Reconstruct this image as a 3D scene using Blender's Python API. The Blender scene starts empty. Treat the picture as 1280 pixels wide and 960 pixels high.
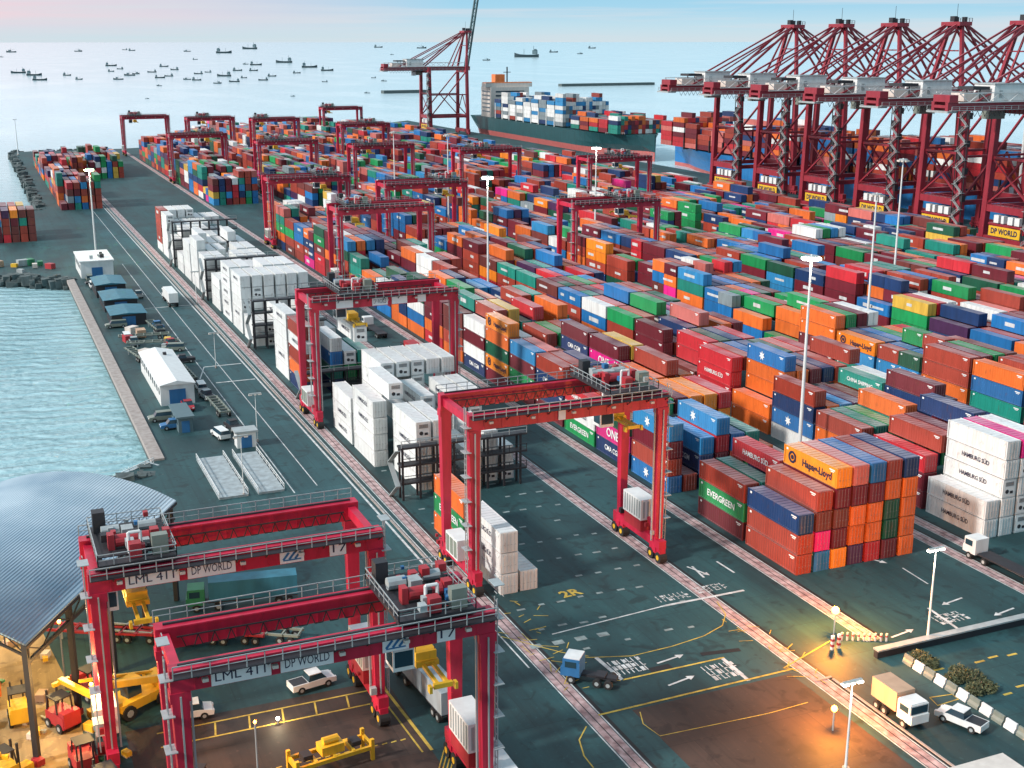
import bpy, bmesh, math, random
from mathutils import Vector, Matrix
R = math.radians
rnd = random.Random(7)
sc = bpy.context.scene
col = sc.collection

# ------------------------------------------------------------------ materials
def nt(mat):
    mat.use_nodes = True
    t = mat.node_tree
    return t, t.nodes, t.links, t.nodes['Principled BSDF']

def paint(name, base=None, rough=0.5, dirt=0.35, top=0.0, src=None, metal=0.0, topcol=(0.66, 0.54, 0.54), rust=0.0):
    m = bpy.data.materials.new(name)
    t, N, L, b = nt(m)
    b.inputs['Roughness'].default_value = rough
    b.inputs['Metallic'].default_value = metal
    if src == 'object':
        s = N.new('ShaderNodeObjectInfo')
        fr = N.new('ShaderNodeMapRange'); fr.inputs['To Max'].default_value = 0.12; L.new(s.outputs['Random'], fr.inputs['Value'])
        fx = N.new('ShaderNodeMixRGB'); L.new(fr.outputs[0], fx.inputs['Fac']); L.new(s.outputs['Color'], fx.inputs['Color1']); fx.inputs['Color2'].default_value = (0.24, 0.20, 0.19, 1); cs = fx.outputs[0]
    elif src == 'attr':
        s = N.new('ShaderNodeVertexColor'); s.layer_name = 'col'; cs = s.outputs['Color']
    else:
        s = N.new('ShaderNodeRGB'); s.outputs[0].default_value = (*base, 1); cs = s.outputs[0]
    geo = N.new('ShaderNodeNewGeometry')
    nz = N.new('ShaderNodeTexNoise'); nz.inputs['Scale'].default_value = 0.55; nz.inputs['Detail'].default_value = 6
    mp = N.new('ShaderNodeMapping'); mp.inputs['Scale'].default_value = (1.6, 1.6, 0.35)
    L.new(geo.outputs['Position'], mp.inputs['Vector']); L.new(mp.outputs[0], nz.inputs['Vector'])
    rp = N.new('ShaderNodeMapRange'); rp.inputs['From Min'].default_value = 0.35; rp.inputs['From Max'].default_value = 0.72
    rp.inputs['To Min'].default_value = 0.0; rp.inputs['To Max'].default_value = dirt
    L.new(nz.outputs[0], rp.inputs['Value'])
    mx = N.new('ShaderNodeMixRGB'); mx.blend_type = 'MULTIPLY'
    L.new(rp.outputs[0], mx.inputs['Fac']); L.new(cs, mx.inputs['Color1']); mx.inputs['Color2'].default_value = (0.42, 0.36, 0.34, 1)
    out = mx.outputs[0]
    if rust:
        n2 = N.new('ShaderNodeTexNoise'); n2.inputs['Scale'].default_value = 1.3; n2.inputs['Detail'].default_value = 8
        m2 = N.new('ShaderNodeMapping'); m2.inputs['Scale'].default_value = (1.2, 1.2, .5)
        L.new(geo.outputs['Position'], m2.inputs[0]); L.new(m2.outputs[0], n2.inputs['Vector'])
        r2 = N.new('ShaderNodeMapRange'); r2.inputs['From Min'].default_value = 0.60; r2.inputs['From Max'].default_value = 0.72
        r2.inputs['To Max'].default_value = rust
        L.new(n2.outputs[0], r2.inputs['Value'])
        x2 = N.new('ShaderNodeMixRGB'); L.new(r2.outputs[0], x2.inputs['Fac']); L.new(out, x2.inputs['Color1'])
        x2.inputs['Color2'].default_value = (0.13, 0.05, 0.03, 1); out = x2.outputs[0]
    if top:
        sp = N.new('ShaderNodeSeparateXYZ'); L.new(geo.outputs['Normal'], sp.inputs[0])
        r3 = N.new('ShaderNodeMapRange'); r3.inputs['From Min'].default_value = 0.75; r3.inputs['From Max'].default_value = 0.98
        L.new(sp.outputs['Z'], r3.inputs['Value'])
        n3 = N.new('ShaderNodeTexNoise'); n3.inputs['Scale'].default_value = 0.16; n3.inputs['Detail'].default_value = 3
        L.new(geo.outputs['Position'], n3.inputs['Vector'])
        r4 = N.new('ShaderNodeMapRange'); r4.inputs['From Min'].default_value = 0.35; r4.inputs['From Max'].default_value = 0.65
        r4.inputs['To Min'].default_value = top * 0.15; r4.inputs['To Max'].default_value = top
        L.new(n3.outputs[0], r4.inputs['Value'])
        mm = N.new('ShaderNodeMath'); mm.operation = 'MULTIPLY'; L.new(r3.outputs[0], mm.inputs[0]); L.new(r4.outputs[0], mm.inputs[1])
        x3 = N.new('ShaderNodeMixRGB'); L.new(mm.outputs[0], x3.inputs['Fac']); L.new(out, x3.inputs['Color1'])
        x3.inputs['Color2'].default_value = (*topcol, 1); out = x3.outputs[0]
    L.new(out, b.inputs['Base Color'])
    return m

def emis(name, c, s):
    m = bpy.data.materials.new(name); t, N, L, b = nt(m)
    b.inputs['Base Color'].default_value = (*c, 1)
    b.inputs['Emission Color'].default_value = (*c, 1); b.inputs['Emission Strength'].default_value = s
    return m

M = {}
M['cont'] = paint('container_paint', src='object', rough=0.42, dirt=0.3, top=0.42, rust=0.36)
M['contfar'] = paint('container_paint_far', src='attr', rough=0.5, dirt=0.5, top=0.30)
M['red'] = paint('crane_red', (0.58, 0.018, 0.058), rough=0.42, dirt=0.5, rust=0.3)
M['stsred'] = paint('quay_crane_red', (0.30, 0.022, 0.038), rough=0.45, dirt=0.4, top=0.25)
M['dark'] = paint('dark_machinery', (0.028, 0.027, 0.032), rough=0.6, dirt=0.3)
M['steel'] = paint('galvanised_steel', (0.42, 0.46, 0.46), rough=0.5, dirt=0.4, metal=0.2)
M['white'] = paint('white_paint', (0.76, 0.77, 0.75), rough=0.45, dirt=0.22)
M['cream'] = paint('cream_paint', (0.70, 0.62, 0.55), rough=0.5, dirt=0.3)
M['yellow'] = paint('yellow_paint', (0.80, 0.47, 0.03), rough=0.42, dirt=0.3, rust=0.2)
M['redpart'] = paint('dull_red_paint', (0.42, 0.03, 0.04), rough=0.5, dirt=0.4, rust=0.3)
M['green'] = paint('green_paint', (0.03, 0.22, 0.10), rough=0.5, dirt=0.4)
M['rubber'] = paint('tyre_rubber', (0.02, 0.02, 0.02), rough=0.85, dirt=0.2)
M['glass'] = paint('window_glass', (0.02, 0.05, 0.07), rough=0.12, dirt=0.0)
M['greybox'] = paint('cabinet_grey', (0.22, 0.25, 0.21), rough=0.5, dirt=0.3)
M['orange'] = paint('orange_paint', (0.75, 0.19, 0.04), rough=0.5, dirt=0.3)
M['blue'] = paint('blue_paint', (0.03, 0.16, 0.36), rough=0.5, dirt=0.3)
M['tealroof'] = paint('teal_roof', (0.03, 0.17, 0.24), rough=0.6, dirt=0.5)
M['hullgreen'] = paint('hull_green', (0.010, 0.07, 0.08), rough=0.45, dirt=0.5)
M['hullblue'] = paint('hull_blue', (0.02, 0.17, 0.42), rough=0.4, dirt=0.3)
M['antifoul'] = paint('antifouling_red', (0.45, 0.12, 0.11), rough=0.6, dirt=0.3)
M['boat'] = paint('boat_hull', (0.015, 0.04, 0.05), rough=0.6, dirt=0.3)
M['signwhite'] = paint('sign_white', (0.82, 0.82, 0.82), rough=0.5, dirt=0.12)
M['signink'] = paint('sign_ink', (0.02, 0.02, 0.06), rough=0.6, dirt=0.0)
M['letwhite'] = paint('lettering_white', (0.82, 0.84, 0.82), rough=0.5, dirt=0.15)
M['letdark'] = paint('lettering_dark', (0.02, 0.02, 0.05), rough=0.5, dirt=0.0)
M['lamp'] = emis('lamp_lit_white', (1.0, 0.97, 0.85), 14)
M['lampgreen'] = emis('lamp_lit_greenish', (0.55, 1.0, 0.35), 40)
M['sodium'] = emis('lamp_lit_orange', (1.0, 0.36, 0.04), 22)
M['concrete'] = paint('concrete_edge', (0.40, 0.35, 0.32), rough=0.85, dirt=0.55)
M['palecon'] = paint('pale_concrete', (0.36, 0.42, 0.44), rough=0.85, dirt=0.6)
M['linewhite'] = paint('road_line_white', (0.62, 0.66, 0.66), rough=0.8, dirt=0.8)
M['lineyellow'] = paint('road_line_yellow', (0.58, 0.42, 0.07), rough=0.8, dirt=0.9)
M['linefaint'] = paint('worn_line', (0.26, 0.33, 0.33), rough=0.85, dirt=0.9)
M['blackpatch'] = paint('tar_patch', (0.012, 0.012, 0.013), rough=0.7, dirt=0.2)
M['hedge'] = paint('shrub_leaves', (0.11, 0.12, 0.055), rough=0.8, dirt=0.5)
M['rock'] = paint('rock_armour', (0.10, 0.13, 0.13), rough=0.9, dirt=0.7)
M['woodbox'] = paint('beige_box', (0.50, 0.33, 0.22), rough=0.7, dirt=0.3)
M['hazeship'] = paint('distant_ship_paint', (0.10, 0.16, 0.18), rough=0.7, dirt=0.1)

def runway_mat():
    m = bpy.data.materials.new('runway_concrete'); t, N, L, b = nt(m)
    b.inputs['Roughness'].default_value = 0.85
    geo = N.new('ShaderNodeNewGeometry')
    n = N.new('ShaderNodeTexNoise'); n.inputs['Scale'].default_value = 0.9; n.inputs['Detail'].default_value = 8
    L.new(geo.outputs['Position'], n.inputs['Vector'])
    cr = N.new('ShaderNodeValToRGB'); cr.color_ramp.elements[0].position = 0.33; cr.color_ramp.elements[1].position = 0.68
    cr.color_ramp.elements[0].color = (0.24, 0.14, 0.14, 1); cr.color_ramp.elements[1].color = (0.58, 0.43, 0.42, 1)
    L.new(n.outputs[0], cr.inputs[0])
    w = N.new('ShaderNodeTexWave'); w.bands_direction = 'Y'; w.inputs['Scale'].default_value = 0.05; w.inputs['Distortion'].default_value = 0.0
    mx = N.new('ShaderNodeMixRGB'); mx.blend_type = 'MULTIPLY'; mx.inputs['Fac'].default_value = 0.08
    L.new(geo.outputs['Position'], w.inputs['Vector']); L.new(cr.outputs[0], mx.inputs['Color1']); L.new(w.outputs[0], mx.inputs['Color2'])
    L.new(mx.outputs[0], b.inputs['Base Color'])
    return m
M['runway'] = runway_mat()

def asphalt(name, c0, c1, rough=0.75):
    m = bpy.data.materials.new(name); t, N, L, b = nt(m)
    geo = N.new('ShaderNodeNewGeometry')
    n = N.new('ShaderNodeTexNoise'); n.inputs['Scale'].default_value = 0.05; n.inputs['Detail'].default_value = 10; n.inputs['Roughness'].default_value = 0.62
    mp = N.new('ShaderNodeMapping'); mp.inputs['Scale'].default_value = (2.2, 0.6, 1)
    L.new(geo.outputs['Position'], mp.inputs[0]); L.new(mp.outputs[0], n.inputs['Vector'])
    cr = N.new('ShaderNodeValToRGB'); cr.color_ramp.elements[0].position = 0.36; cr.color_ramp.elements[1].position = 0.64
    cr.color_ramp.elements[0].color = (*c0, 1); cr.color_ramp.elements[1].color = (*c1, 1)
    L.new(n.outputs[0], cr.inputs[0])
    # tyre tracks and stains along the driving direction
    n2 = N.new('ShaderNodeTexNoise'); n2.inputs['Scale'].default_value = 1.0; n2.inputs['Detail'].default_value = 5
    m2 = N.new('ShaderNodeMapping'); m2.inputs['Scale'].default_value = (1.4, 0.03, 1)
    L.new(geo.outputs['Position'], m2.inputs[0]); L.new(m2.outputs[0], n2.inputs['Vector'])
    r2 = N.new('ShaderNodeMapRange'); r2.inputs['From Min'].default_value = 0.5; r2.inputs['From Max'].default_value = 0.75; r2.inputs['To Max'].default_value = 0.4
    L.new(n2.outputs[0], r2.inputs['Value'])
    mx = N.new('ShaderNodeMixRGB'); L.new(r2.outputs[0], mx.inputs['Fac']); L.new(cr.outputs[0], mx.inputs['Color1'])
    mx.inputs['Color2'].default_value = (c0[0] * .45, c0[1] * .45, c0[2] * .45, 1)
    # small dark spots
    v = N.new('ShaderNodeTexNoise'); v.inputs['Scale'].default_value = 1.7; v.inputs['Detail'].default_value = 3
    L.new(geo.outputs['Position'], v.inputs['Vector'])
    r5 = N.new('ShaderNodeMapRange'); r5.inputs['From Min'].default_value = 0.62; r5.inputs['From Max'].default_value = 0.75; r5.inputs['To Max'].default_value = 0.5
    L.new(v.outputs[0], r5.inputs['Value'])
    m5 = N.new('ShaderNodeMixRGB'); L.new(r5.outputs[0], m5.inputs['Fac']); L.new(mx.outputs[0], m5.inputs['Color1'])
    m5.inputs['Color2'].default_value = (c1[0] * 1.5, c1[1] * 1.45, c1[2] * 1.4, 1)
    bt = N.new('ShaderNodeTexBrick'); bt.inputs['Scale'].default_value = 1.0; bt.inputs['Brick Width'].default_value = 14.0; bt.inputs['Row Height'].default_value = 9.0
    bt.inputs['Mortar Size'].default_value = 0.045; bt.inputs['Color1'].default_value = (.78,.78,.78,1); bt.inputs['Color2'].default_value = (1.22,1.2,1.18,1); bt.inputs['Mortar'].default_value = (.45,.45,.45,1)
    L.new(geo.outputs['Position'], bt.inputs['Vector'])
    m6 = N.new('ShaderNodeMixRGB'); m6.blend_type = 'MULTIPLY'; m6.inputs['Fac'].default_value = 0.65; L.new(m5.outputs[0], m6.inputs['Color1']); L.new(bt.outputs['Color'], m6.inputs['Color2'])
    n7 = N.new('ShaderNodeTexNoise'); n7.inputs['Scale'].default_value = 0.33; n7.inputs['Detail'].default_value = 6; n7.inputs['Distortion'].default_value = 1.2; L.new(geo.outputs['Position'], n7.inputs['Vector'])
    r7 = N.new('ShaderNodeMapRange'); r7.inputs['From Min'].default_value = 0.57; r7.inputs['From Max'].default_value = 0.66; r7.inputs['To Max'].default_value = 0.6; L.new(n7.outputs[0], r7.inputs['Value'])
    m7 = N.new('ShaderNodeMixRGB'); L.new(r7.outputs[0], m7.inputs['Fac']); L.new(m6.outputs[0], m7.inputs['Color1']); m7.inputs['Color2'].default_value = (c0[0]*.5, c0[1]*.45, c0[2]*.45, 1)
    L.new(m7.outputs[0], b.inputs['Base Color'])
    rr = N.new('ShaderNodeMapRange'); rr.inputs['To Min'].default_value = rough - .2; rr.inputs['To Max'].default_value = rough + .1
    L.new(n.outputs[0], rr.inputs['Value']); L.new(rr.outputs[0], b.inputs['Roughness'])
    return m
M['asphalt'] = asphalt('yard_asphalt', (0.008, 0.034, 0.038), (0.020, 0.078, 0.084))
M['roadasph'] = asphalt('road_asphalt', (0.009, 0.046, 0.054), (0.022, 0.086, 0.098))
M['litsand'] = asphalt('sodium_lit_sandy_ground', (0.22, 0.15, 0.07), (0.48, 0.34, 0.16), 0.9)  # sand tone with the yellow sodium lamplight painted into it
M['brown'] = asphalt('sodium_tinted_yard', (0.030, 0.020, 0.016), (0.065, 0.038, 0.028), 0.8)  # paving browned to carry the orange sodium lamplight in its colour

def sea_mat():
    m = bpy.data.materials.new('sea_water'); t, N, L, b = nt(m)
    b.inputs['Roughness'].default_value = 0.14
    b.inputs['IOR'].default_value = 1.33
    geo = N.new('ShaderNodeNewGeometry')
    sp = N.new('ShaderNodeSeparateXYZ'); L.new(geo.outputs['Position'], sp.inputs[0])
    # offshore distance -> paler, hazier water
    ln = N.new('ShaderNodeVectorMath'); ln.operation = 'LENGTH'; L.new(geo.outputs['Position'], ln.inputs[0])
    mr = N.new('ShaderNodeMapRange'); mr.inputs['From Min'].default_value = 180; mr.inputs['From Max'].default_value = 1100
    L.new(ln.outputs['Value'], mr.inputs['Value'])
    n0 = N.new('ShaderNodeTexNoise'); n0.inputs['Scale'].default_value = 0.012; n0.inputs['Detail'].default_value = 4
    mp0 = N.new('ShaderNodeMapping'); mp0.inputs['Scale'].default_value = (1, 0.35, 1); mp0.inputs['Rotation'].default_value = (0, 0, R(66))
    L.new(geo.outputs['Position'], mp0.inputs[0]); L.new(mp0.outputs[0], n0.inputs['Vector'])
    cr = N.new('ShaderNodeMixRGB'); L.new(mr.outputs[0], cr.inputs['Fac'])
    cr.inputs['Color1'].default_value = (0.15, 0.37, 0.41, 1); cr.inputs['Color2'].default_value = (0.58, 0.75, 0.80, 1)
    x = N.new('ShaderNodeMixRGB'); x.blend_type = 'SCREEN'
    r0 = N.new('ShaderNodeMapRange'); r0.inputs['From Min'].default_value = 0.45; r0.inputs['From Max'].default_value = 0.7; r0.inputs['To Max'].default_value = 0.55
    L.new(n0.outputs[0], r0.inputs['Value']); L.new(r0.outputs[0], x.inputs['Fac']); L.new(cr.outputs[0], x.inputs['Color1'])
    x.inputs['Color2'].default_value = (0.42, 0.55, 0.58, 1)
    L.new(x.outputs[0], b.inputs['Base Color'])
    # ripples: crests roughly across the basin, finer chop on top
    mp = N.new('ShaderNodeMapping'); mp.inputs['Scale'].default_value = (0.05, 0.32, 1); mp.inputs['Rotation'].default_value = (0, 0, R(14))
    L.new(geo.outputs['Position'], mp.inputs[0])
    n1 = N.new('ShaderNodeTexNoise'); n1.inputs['Scale'].default_value = 1.0; n1.inputs['Detail'].default_value = 5; n1.inputs['Roughness'].default_value = 0.55; n1.inputs['Distortion'].default_value = 0.8
    L.new(mp.outputs[0], n1.inputs['Vector'])
    n2 = N.new('ShaderNodeTexNoise'); n2.inputs['Scale'].default_value = 0.7; n2.inputs['Detail'].default_value = 4
    L.new(geo.outputs['Position'], n2.inputs['Vector'])
    ad = N.new('ShaderNodeMath'); ad.operation = 'MULTIPLY_ADD'; L.new(n2.outputs[0], ad.inputs[0]); ad.inputs[1].default_value = 0.25; L.new(n1.outputs[0], ad.inputs[2])
    bp = N.new('ShaderNodeBump'); bp.inputs['Distance'].default_value = 1.5
    bs = N.new('ShaderNodeMapRange'); bs.inputs['From Min'].default_value = 300; bs.inputs['From Max'].default_value = 2600; bs.inputs['To Min'].default_value = 1.0; bs.inputs['To Max'].default_value = 0.10
    L.new(ln.outputs['Value'], bs.inputs['Value']); L.new(bs.outputs[0], bp.inputs['Strength'])
    wv = N.new('ShaderNodeTexWave'); wv.bands_direction = 'Y'; wv.inputs['Scale'].default_value = 0.062; wv.inputs['Distortion'].default_value = 7.0; wv.inputs['Detail'].default_value = 3; wv.inputs['Detail Scale'].default_value = 1.4
    mw = N.new('ShaderNodeMapping'); mw.inputs['Rotation'].default_value = (0, 0, R(14)); L.new(geo.outputs['Position'], mw.inputs[0]); L.new(mw.outputs[0], wv.inputs['Vector'])
    a2 = N.new('ShaderNodeMath'); a2.operation = 'MULTIPLY_ADD'; L.new(wv.outputs[1], a2.inputs[0]); a2.inputs[1].default_value = 0.24; L.new(ad.outputs[0], a2.inputs[2])
    L.new(a2.outputs[0], bp.inputs['Height']); L.new(bp.outputs[0], b.inputs['Normal'])
    return m
M['sea'] = sea_mat()

def roof_mat():
    m = bpy.data.materials.new('corrugated_blue_roof'); t, N, L, b = nt(m)
    b.inputs['Roughness'].default_value = 0.7; b.inputs['Metallic'].default_value = 0.0
    tc = N.new('ShaderNodeTexCoord')
    w = N.new('ShaderNodeTexWave'); w.bands_direction = 'Y'; w.inputs['Scale'].default_value = 0.9
    L.new(tc.outputs['Object'], w.inputs['Vector'])
    n = N.new('ShaderNodeTexNoise'); n.inputs['Scale'].default_value = 0.12; n.inputs['Detail'].default_value = 6; L.new(tc.outputs['Object'], n.inputs['Vector'])
    cr = N.new('ShaderNodeValToRGB'); cr.color_ramp.elements[0].color = (0.24, 0.36, 0.46, 1); cr.color_ramp.elements[1].color = (0.46, 0.58, 0.66, 1)
    cr.color_ramp.elements[0].position = .3; cr.color_ramp.elements[1].position = .7
    L.new(n.outputs[0], cr.inputs[0]); 
    mx = N.new('ShaderNodeMixRGB'); mx.blend_type = 'MULTIPLY'; mx.inputs['Fac'].default_value = 0.3
    L.new(cr.outputs[0], mx.inputs['Color1']); L.new(w.outputs[0], mx.inputs['Color2']); L.new(mx.outputs[0], b.inputs['Base Color'])
    bp = N.new('ShaderNodeBump'); bp.inputs['Distance'].default_value = 0.08; bp.inputs['Strength'].default_value = 0.7
    L.new(w.outputs[0], bp.inputs['Height']); L.new(bp.outputs[0], b.inputs['Normal'])
    return m
M['roof'] = roof_mat()

# ------------------------------------------------------------------ mesh builder
class MB:
    def __init__(s): s.v = []; s.f = []; s.c = []; s.mi = []
    def face(s, idx, c=None, mi=0): s.f.append(idx); s.c.append(c); s.mi.append(mi)
    def box(s, x0, y0, z0, x1, y1, z1, c=None, mi=0, bottom=True):
        n = len(s.v)
        s.v += [(x0,y0,z0),(x1,y0,z0),(x1,y1,z0),(x0,y1,z0),(x0,y0,z1),(x1,y0,z1),(x1,y1,z1),(x0,y1,z1)]
        fs = [(4,5,6,7),(0,1,5,4),(1,2,6,5),(2,3,7,6),(3,0,4,7)]
        if bottom: fs.append((3,2,1,0))
        for f in fs: s.face(tuple(n+i for i in f), c, mi)
        return s
    def cbox(s, cx, cy, cz, sx, sy, sz, **k):
        return s.box(cx-sx/2, cy-sy/2, cz-sz/2, cx+sx/2, cy+sy/2, cz+sz/2, **k)
    def beam(s, p, q, w, h, w2=None, h2=None, c=None, mi=0):
        p = Vector(p); q = Vector(q); d = (q-p).normalized()
        up = Vector((0,0,1)) if abs(d.z) < 0.95 else Vector((0,1,0))
        a = d.cross(up).normalized(); b = a.cross(d).normalized()
        w2 = w if w2 is None else w2; h2 = h if h2 is None else h2
        n = len(s.v)
        for P, W, H in ((p,w,h),(q,w2,h2)):
            for sa, sb in ((-1,-1),(1,-1),(1,1),(-1,1)):
                s.v.append(tuple(P + a*sa*W/2 + b*sb*H/2))
        for f in [(0,1,2,3),(7,6,5,4),(0,4,5,1),(1,5,6,2),(2,6,7,3),(3,7,4,0)]: s.face(tuple(n+i for i in f), c, mi)
        return s
    def tube(s, p, q, r, n=8, r2=None, c=None, mi=0, caps=True):
        p = Vector(p); q = Vector(q); d = (q-p).normalized()
        up = Vector((0,0,1)) if abs(d.z) < 0.95 else Vector((0,1,0))
        a = d.cross(up).normalized(); b = a.cross(d).normalized(); r2 = r if r2 is None else r2
        k = len(s.v)
        for P, rr in ((p,r),(q,r2)):
            for i in range(n):
                t = 2*math.pi*i/n; s.v.append(tuple(P + (a*math.cos(t)+b*math.sin(t))*rr))
        for i in range(n):
            j = (i+1) % n; s.face((k+i,k+n+i,k+n+j,k+j), c, mi)
        if caps:
            s.face(tuple(k+i for i in range(n)), c, mi); s.face(tuple(k+n+i for i in reversed(range(n))), c, mi)
        return s
    def rail(s, p, q, h=1.1, step=2.0, r=0.04):
        p = Vector(p); q = Vector(q); n = max(1, int((q-p).length/step)); u = Vector((0,0,h))
        s.beam(p+u, q+u, r, r); s.beam(p+u*.5, q+u*.5, r*.7, r*.7)
        for i in range(n+1):
            a = p.lerp(q, i/n); s.beam(a, a+u, r, r)
        return s
    def poly(s, pts, z, c=None, mi=0):
        n = len(s.v); s.v += [(x,y,z) for x,y in pts]; s.face(tuple(range(n, n+len(pts))), c, mi); return s
    def line(s, a, b, w, z):
        a = Vector((a[0],a[1])); b = Vector((b[0],b[1])); d = (b-a).normalized(); p = Vector((-d.y,d.x))*w/2
        return s.poly([tuple(a-p), tuple(b-p), tuple(b+p), tuple(a+p)], z)
    def path(s, pts, w, z):
        # one continuous ribbon along the points
        P = [Vector(p) for p in pts]; L = []
        for i, p in enumerate(P):
            d = (P[min(i+1,len(P)-1)] - P[max(i-1,0)]).normalized(); L.append((p, Vector((-d.y, d.x))*w/2))
        for (p, n), (q, m) in zip(L, L[1:]): s.poly([tuple(p-n), tuple(q-m), tuple(q+m), tuple(p+n)], z)
        return s
    def mesh(s, name, mats):
        me = bpy.data.meshes.new(name); me.from_pydata(s.v, [], s.f)
        if not isinstance(mats, (list, tuple)): mats = [mats]
        for m in mats: me.materials.append(m)
        if any(s.mi): me.polygons.foreach_set('material_index', s.mi)
        if any(c is not None for c in s.c):
            at = me.color_attributes.new('col', 'FLOAT_COLOR', 'CORNER'); buf = []
            for f, c in zip(s.f, s.c):
                c = c or (.5,.5,.5)
                buf += [c[0],c[1],c[2],1.0]*len(f)
            at.data.foreach_set('color', buf)
        me.update(); return me
    def build(s, name, mats, parent=None, loc=None):
        return link(name, s.mesh(name, mats), parent, loc)

def link(name, data, parent=None, loc=None, rz=0, color=None):
    o = bpy.data.objects.new(name, data); col.objects.link(o)
    if parent is not None: o.parent = parent
    if loc is not None: o.location = loc
    if rz: o.rotation_euler = (0,0,rz)
    if color is not None: o.color = (*color, 1)
    return o

def tag(o, label=None, cat=None, group=None, kind=None):
    if label: 
        o['label'] = label
    if cat: o['category'] = cat
    if group: o['group'] = group
    if kind: o['kind'] = kind
    return o

def thing(name, label, cat, loc=(0,0,0), rz=0, group=None):
    o = link(name, None, None, loc, rz); o.empty_display_size = 1
    return tag(o, label, cat, group)

def copy_tree(o, parent=None):
    c = o.copy(); col.objects.link(c)
    if parent is not None: c.parent = parent
    for ch in KIDS.get(o.name, []): copy_tree(ch, c)
    return c
KIDS = {}
def index_kids():
    KIDS.clear()
    for o in bpy.data.objects:
        if o.parent is not None: KIDS.setdefault(o.parent.name, []).append(o)

ORD = ['zeroth','first','second','third','fourth','fifth','sixth','seventh','eighth','ninth','tenth','eleventh','twelfth','thirteenth',
       'fourteenth','fifteenth','sixteenth','seventeenth','eighteenth','nineteenth','twentieth']
def ordw(n):
    if n <= 20: return ORD[n]
    suf = 'th' if 10 <= n % 100 <= 20 else {1:'st',2:'nd',3:'rd'}.get(n % 10, 'th')
    return f'{n}{suf}'

_txt = {}
def text_mesh(s, size, mat, bold=0.02, width=None):
    key = (s, size, mat.name, width)
    if key in _txt: return _txt[key]
    cu = bpy.data.curves.new('lettering', 'FONT'); cu.body = s; cu.size = size; cu.offset = bold*size; cu.resolution_u = 2
    cu.align_x = 'CENTER'; cu.align_y = 'CENTER'; cu.fill_mode = 'FRONT'
    o = bpy.data.objects.new('lettering', cu); col.objects.link(o)
    dg = bpy.context.evaluated_depsgraph_get(); dg.update()
    me = bpy.data.meshes.new_from_object(o.evaluated_get(dg)); me.name = 'lettering'
    bpy.data.objects.remove(o); bpy.data.curves.remove(cu)
    if width:
        xs = [v.co.x for v in me.vertices]; k = width/(max(xs)-min(xs))
        for v in me.vertices: v.co.x *= k
    me.materials.clear(); me.materials.append(mat)
    _txt[key] = me; return me
def xf_mesh(me, mat4, name='lettering'):
    m = me.copy(); m.transform(mat4); m.name = name; return m
SIDE = Matrix(((0,0,-1,0),(-1,0,0,0),(0,1,0,0),(0,0,0,1)))      # text on a face looking to -X
FRONT = Matrix(((1,0,0,0),(0,0,-1,0),(0,1,0,0),(0,0,0,1)))      # text on a face looking to -Y

# ------------------------------------------------------------------ world, light, camera
SUN_EL, SUN_AZ = 34, 264       # sun comes from -X, a little -Y
w = bpy.data.worlds.new('World'); sc.world = w; w.use_nodes = True
N = w.node_tree.nodes; L = w.node_tree.links
bg = N['Background']; bg.inputs['Strength'].default_value = 0.12
sky = N.new('ShaderNodeTexSky'); sky.sky_type = 'NISHITA'; sky.sun_disc = False
sky.sun_elevation = R(SUN_EL); sky.sun_rotation = R(SUN_AZ); sky.air_density = 1.3; sky.dust_density = 2.5
tc = N.new('ShaderNodeTexCoord'); sp = N.new('ShaderNodeSeparateXYZ'); L.new(tc.outputs['Generated'], sp.inputs[0])
el = N.new('ShaderNodeValToRGB'); K = 1/0.12
def srgb(r, g, b): return tuple(((c/255+0.055)/1.055)**2.4 if c > 10 else c/255/12.92 for c in (r,g,b))
ramp = [(0.0, srgb(214,230,238)), (0.010, srgb(200,230,243)), (0.026, srgb(165,218,244)), (0.05, srgb(170,218,240)), (0.16, (0.30,0.52,0.66)), (0.6, (0.22,0.44,0.60))]
er = el.color_ramp
while len(er.elements) < len(ramp): er.elements.new(0.5)
for e, (p, c) in zip(er.elements, ramp): e.position = p; e.color = (*c, 1)
L.new(sp.outputs['Z'], el.inputs[0])
# pink afterglow towards the open sea on the left
dt = N.new('ShaderNodeVectorMath'); dt.operation = 'DOT_PRODUCT'; L.new(tc.outputs['Generated'], dt.inputs[0])
dt.inputs[1].default_value = (math.sin(R(-16)), math.cos(R(-16)), 0)
mr = N.new('ShaderNodeMapRange'); mr.inputs['From Min'].default_value = 0.80; mr.inputs['From Max'].default_value = 0.985
L.new(dt.outputs['Value'], mr.inputs['Value'])
mz = N.new('ShaderNodeMapRange'); mz.inputs['From Min'].default_value = 0.002; mz.inputs['From Max'].default_value = 0.016; L.new(sp.outputs['Z'], mz.inputs['Value'])
mz2 = N.new('ShaderNodeMapRange'); mz2.inputs['From Min'].default_value = 0.35; mz2.inputs['From Max'].default_value = 0.05; L.new(sp.outputs['Z'], mz2.inputs['Value'])
m1 = N.new('ShaderNodeMath'); m1.operation = 'MULTIPLY'; L.new(mr.outputs[0], m1.inputs[0]); L.new(mz.outputs[0], m1.inputs[1])
m2 = N.new('ShaderNodeMath'); m2.operation = 'MULTIPLY'; L.new(m1.outputs[0], m2.inputs[0]); L.new(mz2.outputs[0], m2.inputs[1])
pk = N.new('ShaderNodeMixRGB'); L.new(m2.outputs[0], pk.inputs['Fac']); L.new(el.outputs[0], pk.inputs['Color1']); pk.inputs['Color2'].default_value = (*srgb(252,220,226), 1)
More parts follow.
